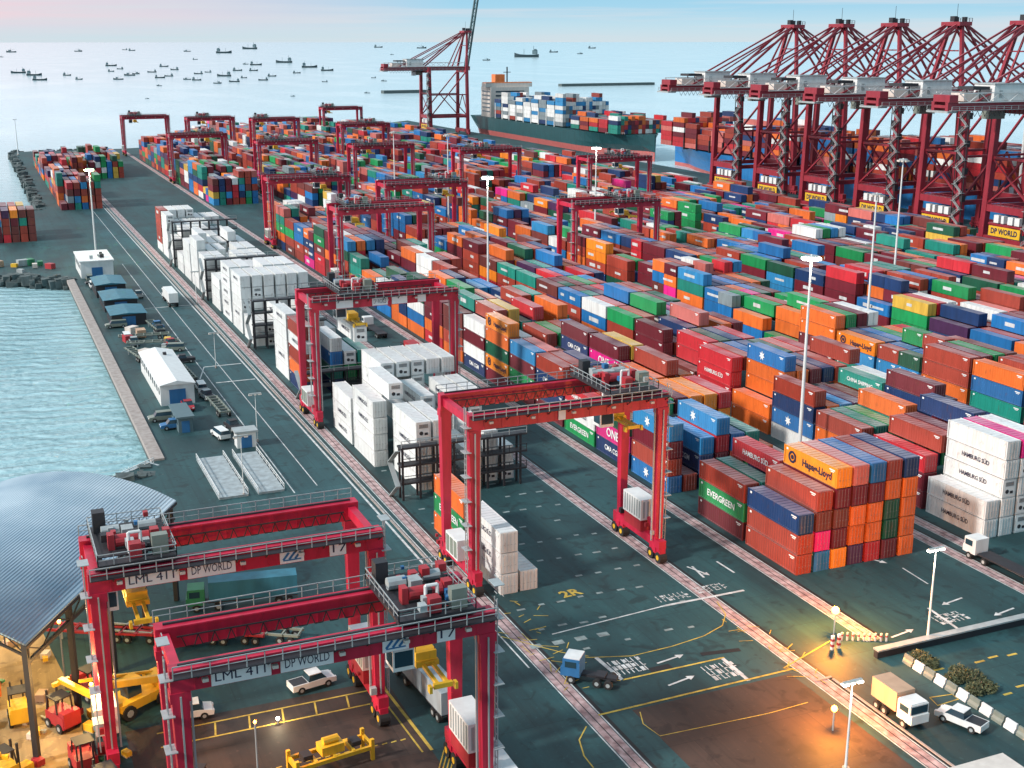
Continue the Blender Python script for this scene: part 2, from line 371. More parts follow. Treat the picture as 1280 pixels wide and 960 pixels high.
# thin streaked cloud
mpc = N.new('ShaderNodeMapping'); mpc.inputs['Scale'].default_value = (3, 3, 90); L.new(tc.outputs['Generated'], mpc.inputs[0])
nc = N.new('ShaderNodeTexNoise'); nc.inputs['Scale'].default_value = 1.6; nc.inputs['Detail'].default_value = 5; L.new(mpc.outputs[0], nc.inputs['Vector'])
rc = N.new('ShaderNodeMapRange'); rc.inputs['From Min'].default_value = 0.48; rc.inputs['From Max'].default_value = 0.75; rc.inputs['To Max'].default_value = 0.85; L.new(nc.outputs[0], rc.inputs['Value'])
cl = N.new('ShaderNodeMixRGB'); L.new(rc.outputs[0], cl.inputs['Fac']); L.new(pk.outputs[0], cl.inputs['Color1']); cl.inputs['Color2'].default_value = (*srgb(222,228,236), 1)
# bright evening glow low over the open sea, above the frame
gd_ = N.new('ShaderNodeVectorMath'); gd_.operation = 'DOT_PRODUCT'; L.new(tc.outputs['Generated'], gd_.inputs[0])
gd_.inputs[1].default_value = (math.sin(R(-38))*math.cos(R(20)), math.cos(R(-38))*math.cos(R(20)), math.sin(R(20)))
gr_ = N.new('ShaderNodeMapRange'); gr_.interpolation_type = 'SMOOTHSTEP'; gr_.inputs['From Min'].default_value = 0.62; gr_.inputs['From Max'].default_value = 1.0; gr_.inputs['To Max'].default_value = 1.6; L.new(gd_.outputs['Value'], gr_.inputs['Value'])
gz_ = N.new('ShaderNodeMapRange'); gz_.inputs['From Min'].default_value = 0.05; gz_.inputs['From Max'].default_value = 0.18; L.new(sp.outputs['Z'], gz_.inputs['Value'])
gm_ = N.new('ShaderNodeMath'); gm_.operation = 'MULTIPLY'; L.new(gr_.outputs[0], gm_.inputs[0]); L.new(gz_.outputs[0], gm_.inputs[1])
gc_ = N.new('ShaderNodeVectorMath'); gc_.operation = 'SCALE'; gc_.inputs[0].default_value = (1.0, 0.90, 0.86); L.new(gm_.outputs[0], gc_.inputs['Scale'])
ga_ = N.new('ShaderNodeVectorMath'); ga_.operation = 'ADD'; L.new(cl.outputs[0], ga_.inputs[0]); L.new(gc_.outputs[0], ga_.inputs[1]); cl = ga_
sc1 = N.new('ShaderNodeVectorMath'); sc1.operation = 'SCALE'; sc1.inputs['Scale'].default_value = K; L.new(cl.outputs[0], sc1.inputs[0])
fm = N.new('ShaderNodeMixRGB'); fm.inputs['Fac'].default_value = 0.94; L.new(sky.outputs[0], fm.inputs['Color1']); L.new(sc1.outputs[0], fm.inputs['Color2'])
L.new(fm.outputs[0], bg.inputs['Color'])

sun = bpy.data.lights.new('sun', 'SUN'); sun.energy = 4.0; sun.angle = R(6); sun.color = (1.0, 0.93, 0.88)
so = link('sun', sun)
az = R(SUN_AZ); d = Vector((math.sin(az)*math.cos(R(SUN_EL)), math.cos(az)*math.cos(R(SUN_EL)), math.sin(R(SUN_EL))))
so.rotation_euler = d.to_track_quat('Z', 'Y').to_euler()

F_PX, CAMH = 1571.0, 70.0
PITCH = math.atan(430/F_PX)
cam = bpy.data.cameras.new('camera'); cam.sensor_width = 36; cam.lens = 36*F_PX/1280; cam.clip_end = 60000; cam.clip_start = 0.5
co = link('camera', cam); co.location = (0,0,CAMH); co.rotation_euler = (math.pi/2-PITCH, 0, -R(23.2)); sc.camera = co
sc.view_settings.view_transform = 'Standard'; sc.view_settings.look = 'None'; sc.view_settings.exposure = 0
sc.render.engine = 'CYCLES'
try:
    sc.cycles.use_denoising = True; sc.cycles.max_bounces = 5; sc.cycles.use_adaptive_sampling = True
except Exception: pass

def g(px, py, z=0.0):
    """real place on the yard that a spot of the plan drawing stands for"""
    u = (px-640)/F_PX; v = (480-py)/F_PX
    t = (CAMH-z)/(math.sin(PITCH)-v*math.cos(PITCH))
    F = t*(math.cos(PITCH)+v*math.sin(PITCH)); Rr = t*u
    a = R(-23.2); return (Rr*math.cos(a)-F*math.sin(a), Rr*math.sin(a)+F*math.cos(a))

# ------------------------------------------------------------------ the setting
land = [(-70,-60),(-70,188),(-6,196),(14,205),(24.5,213),(25.2,398),(10,412),(-20,424),(-20,560),(27,574),(27,760),(27,885),(96,885),(150,905),(240,985),(369,1100),(369,-60)]
mb = MB(); n = len(land)
mb.v = [(x,y,0) for x,y in land] + [(x,y,-5) for x,y in land]
mb.face(tuple(range(n)))
for i in range(n):
    j = (i+1) % n; mb.face((j, i, n+i, n+j))
tag(mb.build('yard_ground', M['asphalt']), kind='structure')
S = 42000
sea = MB(); sea.poly([(-S,-2000),(S,-2000),(S,S),(-S,S)], -2.6)
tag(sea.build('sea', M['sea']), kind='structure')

road = MB().poly([(42.6,185),(52.6,150),(52.6,700),(42.6,700)], 0.006)
tag(road.build('road', M['roadasph']), kind='structure')
tag(MB().poly([(-40,60),(4,60),(5,132),(-2,187),(-40,187)], 0.006).build('sodium_lit_sandy_yard', M['litsand']), kind='structure')  # yellow lamplight on this ground is part of its colour
tag(MB().poly([(9,60),(37,60),(37.5,124),(9,124)], 0.006).build('service_yard', M['brown']), kind='structure')  # brown patch stands in for sodium light falling on the paving
tag(MB().poly([(60,60),(80.5,60),(80.5,107),(60,107)], 0.006).build('lit_apron', M['brown']), kind='structure')  # orange lamp's pool of light painted as brown ground

# crane runways: pale pink concrete strips with thin rails of paint
rw = MB(); edge = MB(); bk0 = MB()
RUN = [(55.4,55,690),(82.7,55,500),(94.8,110,870),(122.3,105,700),(126.2,105,800),(153.6,105,800),(161,105,800),(188,105,800),(197,105,800),(224,105,800)]
for X, a, b in RUN:
    rw.box(X-.8, a, 0.0, X+.8, b, 0.012)
    for dx in (-1.06, 0.92): edge.box(X+dx, a, 0.0, X+dx+0.14, b, 0.014)
    bk0.box(X-.06, a, 0.0, X+.06, b, .016); bk0.box(X+1.15, a, 0.0, X+1.55, b, .008)
tag(rw.build('crane_runway', M['runway']), kind='structure')
tag(edge.build('runway_edge_line', M['linewhite']), kind='structure'); tag(bk0.build('runway_joint', M['blackpatch']), kind='structure')

wl = MB(); yl = MB(); fl = MB(); bk = MB()
Z1 = 0.020
for X, a, b, ww in ((52.3,150,690,0.35),(53.6,120,690,0.18),(46.9,190,690,0.16),(42.7,188,420,0.2),(58.4,153,139,0.1)): wl.box(X-ww/2, min(a,b), 0.01, X+ww/2, max(a,b), Z1)
for y in (275, 260.5): wl.line((43.5,y),(51.8,y), 0.5, Z1+.004)
for y in (345,): wl.line((40,y),(52,y), 0.5, Z1+.004)
wl.line(g(255,459), g(250,474), 0.25, Z1+.004)
# stop line and brackets in front of the stacks
wl.line(g(690,793), g(832,757), 0.22, Z1)
wl.line(g(832,757), g(930,738), 0.45, Z1)
wl.line(g(745,822), g(778,850), 0.5, Z1); wl.line(g(903,823), g(936,851), 0.5, Z1)
wl.line(g(865,708), g(880,722), 0.3, Z1); wl.line(g(896,702), g(918,716), 0.3, Z1)
wl.line(g(1160,760), g(1200,788), 0.4, Z1); wl.line(g(1128,710), g(1160,730), 0.2, Z1)
yl.path([g(x,y) for x,y in ((624,795),(665,806),(700,815),(735,822),(790,820),(840,808),(880,795),(903,782),(907,768),(896,752))], 0.16, Z1)
yl.line(g(778,850), g(905,822), 0.28, Z1)
yl.line(g(748,894), g(992,836), 0.3, Z1+.004)
yl.line(g(748,894), g(990,836.5), 0.0, Z1) if False else None
yl.path([g(800,890),g(804,905),g(825,920),g(960,892),g(1010,878)], 0.12, Z1)
yl.path([g(x,y) for x,y in ((733,908),(724,925),(730,945),(742,960))], 0.15, Z1)
for i in range(34):
    x = 57.6 + rnd.uniform(-3,4.5); y = rnd.uniform(112,137)
    p = (x,y); a = rnd.uniform(0,3.1); l = rnd.uniform(.6,2.2)
    yl.line(p, (x+math.cos(a)*l, y+math.sin(a)*l), 0.12, Z1+.008+i*.0004)
for i in range(22):
    x = 82.7 + rnd.uniform(-1.8,1.8); y = rnd.uniform(103,122); a = rnd.uniform(0,3.1); l = rnd.uniform(.8,2)
    yl.line((x,y), (x+math.cos(a)*l, y+math.sin(a)*l), 0.1, Z1+.03+i*.0004)
# left service yard: yellow bay lines
for a, b in (((12,122.3),(37,122.3)),((12,119.4),(36,119.4))): yl.line(a, b, 0.25, Z1)
for k in range(7): yl.line((14+k*3.6,119.6),(14.4+k*3.6,122.1), 0.2, Z1+.004)
for k in range(24): yl.line((12+k*1.0,111),(12.6+k*1.0,111.1), 0.2, Z1+.004)
yl.line((36.6,126),(37.4,108), 0.35, Z1+.004); yl.line((35.6,126),(36.4,108), 0.2, Z1+.004)
for k in range(5): yl.line((36.6+k*.45,104),(38.8+k*.45,108), 0.14, Z1+.008)
for i in range(9): yl.cbox(97+2.6*i+rnd.uniform(-.4,.4), 101+rnd.uniform(-1,1)-i*.3, .012, 1.4, .35, .02)
for i in range(7): yl.cbox(100+2.6*i, 94+rnd.uniform(-.5,.5), .012, 1.2, .35, .02)
yl.path([g(1162,872),g(1190,868),g(1198,874),g(1172,882),g(1162,872)], 0.18, Z1)
yl.line(g(980,835), g(1040,800), 0.2, Z1+.008)
# bay slot marks under the middle crane
for r_ in range(8):
    for k in range(13):
        if rnd.random() < .75: fl.cbox(59+r_*2.87+rnd.uniform(-.15,.15), 122+k*6.4/1.0+rnd.uniform(-.3,.3), .010, .75+rnd.random()*.5, .45, .012)
for k in range(4): fl.cbox(*g(670+k*28,808-k*5), .012, 1.4, 1.0, .014)
bk.line(g(812,838), g(838,832), 1.0, Z1); bk.line(g(876,818), g(925,812), 0.8, Z1)
tag(wl.build('white_markings', M['linewhite']), kind='structure')
tag(yl.build('yellow_markings', M['lineyellow']), kind='structure')
tag(fl.build('slot_markings', M['linefaint']), kind='structure')
tag(bk.build('tar_patches', M['blackpatch']), kind='structure')
def ground_text(s, px, py, size, mat, rz=0, wd=None):
    me = text_mesh(s, size, mat, 0.03, wd); x, y = g(px, py)
    o = link('ground_lettering', me, None, (x,y,0.045), rz); tag(o, kind='structure')
ground_text('2R', 713, 742, 2.6, M['lineyellow'], R(4))
def arrow(px, py, rz, s=1.0):
    m = MB(); m.poly([(-2*s,-.14),(1*s,-.14),(1*s,.14),(-2*s,.14)], 0); m.poly([(1*s,-.5),(2*s,0),(1*s,.5)], 0)
    x, y = g(px,py); o = m.build('lane_arrow', M['linewhite'], None, (x,y,.04)); o.rotation_euler = (0,0,rz); tag(o, kind='structure')
for a in ((838,824,R(10)),(852,851,R(12)),(873,714,R(-70)),(1128,792,R(10)),(1190,752,R(190)),(1255,765,R(190)),(1092,700,R(-60))): arrow(*a)
def stencil(px, py, wx, wy, seed):
    # a worn block of stencilled ground lettering: rows of short strokes
    q = random.Random(seed); m = MB()
    for r_ in range(3):
        for c in range(7):
            x0 = -wx/2+c*wx/7; y0 = -wy/2+r_*wy/3
            m.box(x0+.05, y0+.06, 0, x0+.18, y0+wy/3-.12, .006)
            if q.random() < .7: m.box(x0+.2, y0+.06+q.choice((0, wy/3-.35)), 0, x0+wx/7-.1, y0+.2+q.choice((0, wy/3-.35)), .005)
    x, y = g(px,py); o = m.build('stencil_marking', M['linewhite'], None, (x,y,.03)); tag(o, kind='structure')
for i, a in enumerate(((786,832,4.2,3.6),(904,838,4.2,3.6),(841,746,4.6,2.0),(888,735,4.6,2.0),(1188,772,4.6,2.6))): stencil(*a, i)

# quay wall coping, rock armour
qw = MB(); qw.box(24.2,213.2,-2.55,25.15,397.6,-.62); tag(qw.build('quay_wall', M['rock']), kind='structure')
quay = MB(); quay.box(23.8,213,-.6,26.0,398,.35)
tag(quay.build('quay_coping', M['concrete']), kind='structure')
rk = MB(); q = random.Random(3)
shore = [(25.2,398),(10,412),(-20,424)]
def rocks(a, b, n_, w_=3.0, s0=.8, s1=1.9):
    for i in range(n_):
        t = q.random(); x = a[0]+(b[0]-a[0])*t+q.uniform(-w_,w_)*.6; y = a[1]+(b[1]-a[1])*t+q.uniform(-w_,w_)
        s = q.uniform(s0,s1); z = -q.uniform(0.2,2.4)
        k = len(rk.v)
        for j in range(8):
            rk.v.append((x+(-1 if j&1 else 1)*s*q.uniform(.5,1), y+(-1 if j&2 else 1)*s*q.uniform(.5,1), z+(-1 if j&4 else 1)*s*q.uniform(.5,.9)))
        for f in [(0,1,3,2),(4,6,7,5),(0,2,6,4),(1,5,7,3),(0,4,5,1),(2,3,7,6)]: rk.face(tuple(k+v for v in f))
rocks((25,397),(10,409),110); rocks((10,409),(-20,421),140); rocks((-18,562),(27,576),120,2,1.0,2.0); rocks((27,577),(27,760),200,2.4,1.0,2.2); rocks((27,760),(27,888),140,2.4,1.0,2.2); rocks((27,889),(88,889),90,2,1.2,2.4)
rocks((-20,186),(24,209),160)
tag(rk.build('rock_armour', M['rock']), 'dark boulders heaped along the water edge of the yard', 'rocks', kind='stuff')

bw = MB()
for (a, b) in ((g(478,114.5),g(532,113.5)),(g(700,106),g(816,104))):
    v = Vector((b[0]-a[0], b[1]-a[1])); nrm = Vector((-v.y, v.x)).normalized()*6
    k = len(bw.v); pts = [(a[0]-nrm.x,a[1]-nrm.y),(b[0]-nrm.x,b[1]-nrm.y),(b[0]+nrm.x,b[1]+nrm.y),(a[0]+nrm.x,a[1]+nrm.y)]
    bw.v += [(x,y,-4) for x,y in pts]+[(x,y,1.5) for x,y in pts]
    for f in [(4,5,6,7),(0,1,5,4),(1,2,6,5),(2,3,7,6),(3,0,4,7)]: bw.face(tuple(k+i for i in f))
tag(bw.build('breakwater', M['rock']), kind='structure')

# ------------------------------------------------------------------ containers
W_, H_, L40, L20 = 2.44, 2.79, 12.19, 6.06
PT, PR, PB = 2.90, 2.87, 13.05     # tier, row and bay pitch
C = dict(maroon=(0.135,0.010,0.020), rust=(0.31,0.042,0.024), red=(0.47,0.020,0.030), orange=(0.66,0.135,0.022), amber=(0.80,0.22,0.015),
         blue=(0.010,0.135,0.36), navy=(0.008,0.035,0.12), sky=(0.025,0.22,0.46), green=(0.008,0.24,0.07), teal=(0.010,0.21,0.16), white=(0.74,0.76,0.74),
         magenta=(0.62,0.015,0.20), pink=(0.50,0.13,0.11), brown=(0.14,0.030,0.025), yellow=(0.56,0.35,0.05), purple=(0.06,0.018,0.07), grey=(0.20,0.25,0.27), dgreen=(0.008,0.075,0.040))
CN = dict(maroon='dark maroon', rust='rust red', red='bright red', orange='orange', amber='amber orange', blue='bright blue', navy='navy blue', sky='light blue',
          green='green', teal='teal', white='white', magenta='magenta', pink='faded pink', brown='brown', yellow='yellow', purple='dark purple', grey='grey', dgreen='dark green')
def pick():
    return rnd.choices(['maroon','rust','red','orange','amber','blue','navy','sky','green','teal','white','magenta','pink','brown','yellow','purple','grey','dgreen'],
        [16,21,6,11,2,12,10,4,7,6,5,2,3,6,1,3,1,4])[0]

def corr_body(Ln, detail=True):
    m = MB(); hw = W_/2; hl = Ln/2
    if not detail:
        m.box(-hw,-hl,0,hw,hl,H_); return m
    # recessed corrugated side walls between proud posts and rails
    pit = 0.55; n_ = int((Ln-.5)/pit); y0 = -n_*pit/2
    for sgn in (-1,1):
        prof = []
        for i in range(n_):
            b = y0+i*pit
            prof += [(b, .03),(b+.16,.03),(b+.24,.10),(b+.42,.10)]
        prof.append((y0+n_*pit,.03))
        k = len(m.v)
        for y, dd in prof: m.v.append((sgn*(hw-dd), y, .14))
        for y, dd in prof: m.v.append((sgn*(hw-dd), y, H_-.1))
        P = len(prof)
        for i in range(P-1):
            f = (k+i, k+i+1, k+P+i+1, k+P+i)
            m.face(f if sgn > 0 else f[::-1])
        m.box(sgn*hw-(.12 if sgn>0 else 0), -hl, 0, sgn*hw+(0 if sgn>0 else .12), hl, .14)
        m.box(sgn*hw-(.10 if sgn>0 else 0), -hl, H_-.1, sgn*hw+(0 if sgn>0 else .10), hl, H_)
        for e in (-1,1):
            a = e*hl; b = e*(hl-.22)
            m.box(min(sgn*hw, sgn*(hw-.17)), min(a,b), .14, max(sgn*hw, sgn*(hw-.17)), max(a,b), H_-.1)
    # roof and ends
    n2 = int((Ln-.4)/.9); s_ = (Ln-.4)/n2
    for i in range(n2):
        b = -hl+.2+i*s_
        m.box(-hw+.1, b+.1, H_-.09, hw-.1, b+s_-.1, H_-.025, bottom=False)
    m.box(-hw+.1, -hl+.05, H_-.14, hw-.1, hl-.05, H_-.07, bottom=False)
    m.box(-hw+.17, -hl+.04, .1, hw-.17, hl-.04, H_-.14)
    m.box(-hw-.012, -hl+.55, H_-.52, -hw+.02, -hl+1.75, H_-.36, mi=1); m.box(-hw-.012, -hl+.75, H_-.74, -hw+.02, -hl+1.45, H_-.62, mi=1)
    m.box(-hw-.012, hl-1.0, H_-.6, -hw+.02, hl-.6, H_-.3, mi=1)
    m.box(-hw+.12, -hl, 0, hw-.12, -hl+.08, .16); m.box(-hw+.12, -hl, H_-.14, hw-.12, -hl+.06, H_)
    return m
ME = {}
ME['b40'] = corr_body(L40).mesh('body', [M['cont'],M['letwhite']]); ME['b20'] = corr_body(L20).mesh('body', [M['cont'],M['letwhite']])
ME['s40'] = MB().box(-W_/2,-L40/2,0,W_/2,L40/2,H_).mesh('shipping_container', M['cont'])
def door_mesh(Ln, s):
    m = MB(); x0, x1 = (-1.04,-.015) if s < 0 else (.015,1.04)
    m.box(x0,-Ln/2-.012,.17,x1,-Ln/2+.035,H_-.15)
    for z in (.8,1.45,2.1): m.box(x0+.06,-Ln/2-.03,z,x1-.06,-Ln/2-.012,z+.10)
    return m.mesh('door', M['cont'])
def bar_mesh(Ln, s):
    m = MB()
    for x in (.25,.78): 
        m.box(s*x-.035,-Ln/2-.085,.14,s*x+.035,-Ln/2-.03,H_-.12)
        m.box(s*x-.1,-Ln/2-.10,1.02,s*x+.16,-Ln/2-.03,1.1)
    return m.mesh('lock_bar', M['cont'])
for Ln, k in ((L40,'40'),(L20,'20')):
    for s in (-1,1): ME['d%s%d' % (k,s)] = door_mesh(Ln,s); ME['k%s%d' % (k,s)] = bar_mesh(Ln,s)
rm = MB(); rm.box(-1.0,-L40/2-.02,.2,1.0,-L40/2+.03,H_-.2)
ME['reefer_panel'] = rm.mesh('refrigeration_unit', M['white'])
rf = MB(); [rf.box(-.75,-L40/2-.05,1.8+k*.13,.75,-L40/2-.02,1.86+k*.13) for k in range(5)]; rf.tube((-.4,-L40/2-.05,.95),(-.4,-L40/2-.02,.95),.33,10); rf.box(.15,-L40/2-.05,.6,.7,-L40/2-.02,1.0)
ME['reefer_grille'] = rf.mesh('grille', M['dark'])

def side_text(key):
    if key in ME: return ME[key]
    off = Matrix.Translation((-W_/2-.012, 0, H_/2))
    if key == 'amber':
        me = xf_mesh(text_mesh('Hapag-Lloyd', 1.45, M['letdark'], 0.03, 6.6), Matrix.Translation((-W_/2-.012,-1.6,H_/2-.1)) @ SIDE)
        bm = bmesh.new(); bm.from_mesh(me)
        # ring emblem of the painted box, left of the word
        for (r0, r1) in ((.55,.9),(0,.33)):
            vs = []
            for i in range(16):
                t = 2*math.pi*i/16
                vs.append((bm.verts.new((-W_/2-.014, 4.1+math.cos(t)*r1, H_/2+math.sin(t)*r1)), bm.verts.new((-W_/2-.014, 4.1+math.cos(t)*max(r0,.01), H_/2+math.sin(t)*max(r0,.01)))))
            for i in range(16):
                a, b = vs[i], vs[(i+1)%16]; bm.faces.new((a[0],b[0],b[1],a[1]))
        bm.to_mesh(me); bm.free(); ME[key] = me; return me
    word, ink, sz, wd = {'green':('EVERGREEN','letwhite',1.4,7.4),'magenta':('ONE','letwhite',2.2,4.6),'navy':('CMA CGM','letwhite',1.3,5.6),
        'red':('HAMBURG SÜD','letwhite',1.1,6.6),'white':('HAMBURG SÜD','letdark',.95,5.6),'teal':('CHINA SHIPPING','letwhite',1.0,7.2)}.get(key, (None,)*4)
    if word:
        ME[key] = xf_mesh(text_mesh(word, sz, M[ink], 0.02, wd), off @ SIDE); return ME[key]
    if key in ('blue','sky'):   # white seven-pointed star in a square
        bm = bmesh.new(); vs = []
        for i in range(14):
            t = math.pi*i/7; r_ = .95 if i % 2 == 0 else .45
            vs.append(bm.verts.new((-W_/2-.014, math.sin(t)*r_+1.2, H_/2+math.cos(t)*r_)))
        bm.faces.new(vs); me = bpy.data.meshes.new('emblem'); bm.to_mesh(me); bm.free(); me.materials.append(M['letwhite']); ME[key] = me; return me
    return None

EXPL = {}   # (block, bay, row) -> list of colours from the ground up
STACKS = {} # (block, bay, row) -> (x, y, [(colour)], len)
def place_block(name, x0, rows, bays, hf, explicit=None):
    for bi, yb in enumerate(bays):
        short = rnd.random() < .16
        for r_ in range(rows):
            ex = (explicit or {}).get((bi, r_))
            if ex is not None: cols = list(ex)
            else:
                h = hf(bi, r_, yb)
                cols = []
                for t in range(h):
                    cols.append(cols[-1] if cols and rnd.random() < .22 else pick())
            if not cols: continue
            STACKS[(name, bi, r_)] = (x0+r_*PR, yb, cols, 20 if (short and ex is None) else 40)
def hrand(lo, hi, seed):
    q = random.Random(seed); cache = {}
    def f(bi, r_, y):
        k = (bi//2, r_//4)
        if k not in cache: cache[k] = q.uniform(lo, hi)
        v = cache[k]+q.uniform(-.62,.62)-(q.uniform(1,3) if q.random() < .11 else 0)
        return max(0, min(5, int(round(v))))
    return f

B_explicit = {
 (0,0):['rust','rust','navy'], (0,1):['blue','magenta','brown','rust'], (0,2):['amber','maroon','brown','maroon','amber'],
 (0,3):['purple','orange','orange','maroon','pink'], (0,4):['red','orange','orange','maroon','blue'], (0,5):['maroon','dgreen','dgreen','orange','rust'],
 (0,6):['orange','orange','orange','orange','navy'],
 (1,0):['maroon','green','rust'], (1,1):['rust','maroon','teal'], (1,2):['navy','rust','rust','red'], (1,3):['rust','maroon','navy'], (1,4):['dgreen','teal'], (1,5):['maroon','rust'], (1,6):['rust','maroon','maroon'],
 (2,0):['blue','rust','maroon','sky'], (2,1):['rust'], (2,2):['navy','navy','sky'], (2,3):['maroon','maroon','red','sky'], (2,4):['navy','rust','blue'], (2,5):['dgreen','green','teal'], (2,6):['rust','orange'],
 (3,0):['navy','magenta','dgreen'], (3,1):['blue','navy','rust','pink'], (3,2):['maroon','green','navy','green'], (3,3):['rust','maroon','brown','maroon'], (3,4):['orange','orange','orange','amber'], (3,5):['orange','orange','orange','amber'], (3,6):['maroon','brown','amber','red'],
 (4,0):['green','white','red'], (4,1):['maroon','rust','rust'],
 (5,0):['maroon','navy','navy','rust'],(5,1):['rust','blue','navy','rust'],
 (6,0):['maroon','green','maroon','sky'],(6,1):['rust','maroon','navy','pink'],
 (7,0):['maroon','amber','dgreen','orange','amber'],(7,1):['navy','white','maroon','white'],
 (8,0):['navy','white','maroon','white'],
}
C_explicit = {
 (0,0):['white','white'], (0,1):['white','white','white','white','white'], (0,2):['white','white','white','white','magenta'], (0,3):['white','white','white','white','white'],
 (1,0):['maroon','maroon','red'], (1,1):['rust','navy','green','rust'], (1,2):['green','green','rust','maroon'],
 (2,0):['maroon','orange','rust'], (2,1):['teal','white','teal'], (2,2):['maroon','green','green'],
}
bB = [129.6+L40/2]+[142.75+L40/2]+[164.0+PB*i+L40/2 for i in range(22)]+[565+PB*i for i in range(19)]
bC = [129.6+L40/2, 142.8+L40/2]+[158.0+PB*i+L40/2 for i in range(26)]+[520+PB*i for i in range(28)]
bR = [105+PB*i+L40/2 for i in range(30)]+[512+PB*i for i in range(34)]
place_block('B', 98.6, 7, bB, hrand(3.6,4.9,11), B_explicit)
place_block('C', 131.3, 7, bC, hrand(3.4,5.0,12), C_explicit)
place_block('D', 164.5, 7, bR, hrand(3.2,5.0,13))
place_block('E', 200.5, 7, bR, hrand(3.2,5.0,14))
place_block('F', 233.5, 7, bR, hrand(3.0,4.8,15))
place_block('G', 266.5, 7, bR, hrand(2.8,4.6,16))
place_block('H', 298.0, 5, bR[16:], hrand(0.8,3.2,17))
for yb in ():
    pass

# reefer block A (white boxes) with steel racks; coloured boxes behind the crane
A_ex = {}
bA = [139.6+L40/2, 152.8+L40/2, 181.0+L40/2, 195+L40/2, 208.5+L40/2, 243+L40/2, 256.5+L40/2, 290+L40/2, 304+L40/2, 318+L40/2, 352+L40/2, 366+L40/2, 380+L40/2, 410+L40/2, 424+L40/2, 438+L40/2, 333.2+L40/2, 393.6+L40/2]
wt = 'white'
def A(bi, hs, c=wt):
    for r_, h in enumerate(hs): A_ex[(bi, r_)] = [c]*h
A(0,[3,1,0,0,0,0,0]); A_ex[(1,0)] = ['orange','green','orange']; A_ex[(1,1)] = ['white','white']; A_ex[(1,2)] = []
for r_ in range(3,7): A_ex[(1,r_)] = []
A_ex[(1,1)] = ['orange']
A(2,[0,4,4,0,2,3,2]); A(3,[4,5,3,4,0,4,4]); A(4,[3,0,5,5,5,5,5]); A_ex[(4,1)] = ['green','dgreen']
A_ex[(5,0)] = ['navy','orange','rust','white','rust']; A_ex[(5,1)] = []; A_ex[(5,2)] = ['navy','teal','blue','white']; A_ex[(5,3)] = ['dgreen','green','white']; A_ex[(5,4)] = ['dgreen','green','teal']
A_ex[(5,5)] = []; A_ex[(5,6)] = []
A_ex[(6,0)] = ['white']*5; A_ex[(6,1)] = ['white']*2; A_ex[(6,2)] = ['blue','teal','green']; A_ex[(6,3)] = []; A_ex[(6,4)] = []; A_ex[(6,5)] = []; A_ex[(6,6)] = []
A(7,[2,2,3,1,3,2,1]); A(8,[5,5,5,5,5,5,3]); A(9,[5,5,4,5,5,5,4]); A(10,[4,4,3,4,4,4,3]); A(11,[5,4,4,3,4,4,3]); A(12,[4,5,4,4,5,4,3]); A(13,[3,4,4,4,3,3,2]); A(14,[5,4,4,4,4,3,3]); A(15,[5,5,5,5,4,4,4]); A(16,[3,4,4,4,4,3,3]); A(17,[2,3,3,4,3,2,2])
A_ex[(15,0)] = ['white','rust','rust','rust','rust']
place_block('A', 59.4, 7, bA, lambda *a: 0, A_ex)
# boxes on the far left pier
place_block('P', 7.5, 5, [482+L40/2, 496+L40/2], hrand(4.0,4.8,21))
place_block('Q', 36.0, 6, [568+L40/2, 582+L40/2], hrand(3.4,4.2,22))
place_block('S', 36.5, 4, [610+PB*i for i in range(14)], hrand(1.8,4.2,23))
place_block('T', 51.0, 9, [700+PB*i for i in range(6)], hrand(2.4,4.2,24))

BN = dict(A='white block',B='nearest block',C='second block',D='third block',E='fourth block',F='fifth block',G='sixth block',H='quayside block',
          P='left pier stack',Q='pier stack beside lamp mast',S='rear pier stack',T='green pier stack')
units = []
for (nm, bi, r_), (x, y, cols, ln) in STACKS.items():
    def hh(dr, db):
        s = STACKS.get((nm, bi+db, r_+dr)); 
        if s is None: return 0
        if db and abs(s[1]-y) > 15: return 0
        return len(s[2])
    hl, hf_ = hh(-1,0), hh(0,-1)
    for t, c in enumerate(cols):
        topx = t == len(cols)-1; lx = t >= hl; fx = t >= hf_
        # left faces in shade of the neighbouring block are still built; only boxes wholly buried are left out
        if not (topx or lx or fx): continue
        if ln == 40: units.append([math.hypot(x,y), nm, bi, r_, t, x, y, c, 40, topx, lx, fx, 0])
        else:
            units.append([math.hypot(x,y-3.1), nm, bi, r_, t, x, y-3.08, c, 20, topx, lx, fx, 1])
            c2 = c if rnd.random() < .5 else pick()
            units.append([math.hypot(x,y+3.1), nm, bi, r_, t, x, y+3.08, c2, 20, topx, lx, t >= 99, 2])
def inview(u):
    dx, dy = u[5], u[6]; a = R(-23.2)
    Fw = dx*math.sin(R(23.2))+dy*math.cos(R(23.2)); Rt = dx*math.cos(R(23.2))-dy*math.sin(R(23.2))
    if Fw < 30: return False
    px = 640+F_PX*Rt/(Fw*math.cos(PITCH)+70*math.sin(PITCH))
    return -60 < px < 1340
units = [u for u in units if inview(u)]
reef = [u for u in units if u[1] == 'A' and u[7] == 'white' or (u[1] == 'C' and u[2] == 0)]
dry = [u for u in units if u not in reef]
dry.sort(key=lambda u: u[0]); reef.sort(key=lambda u: u[0])
near, farr = dry[:300], dry[300:]
fm_ = MB()
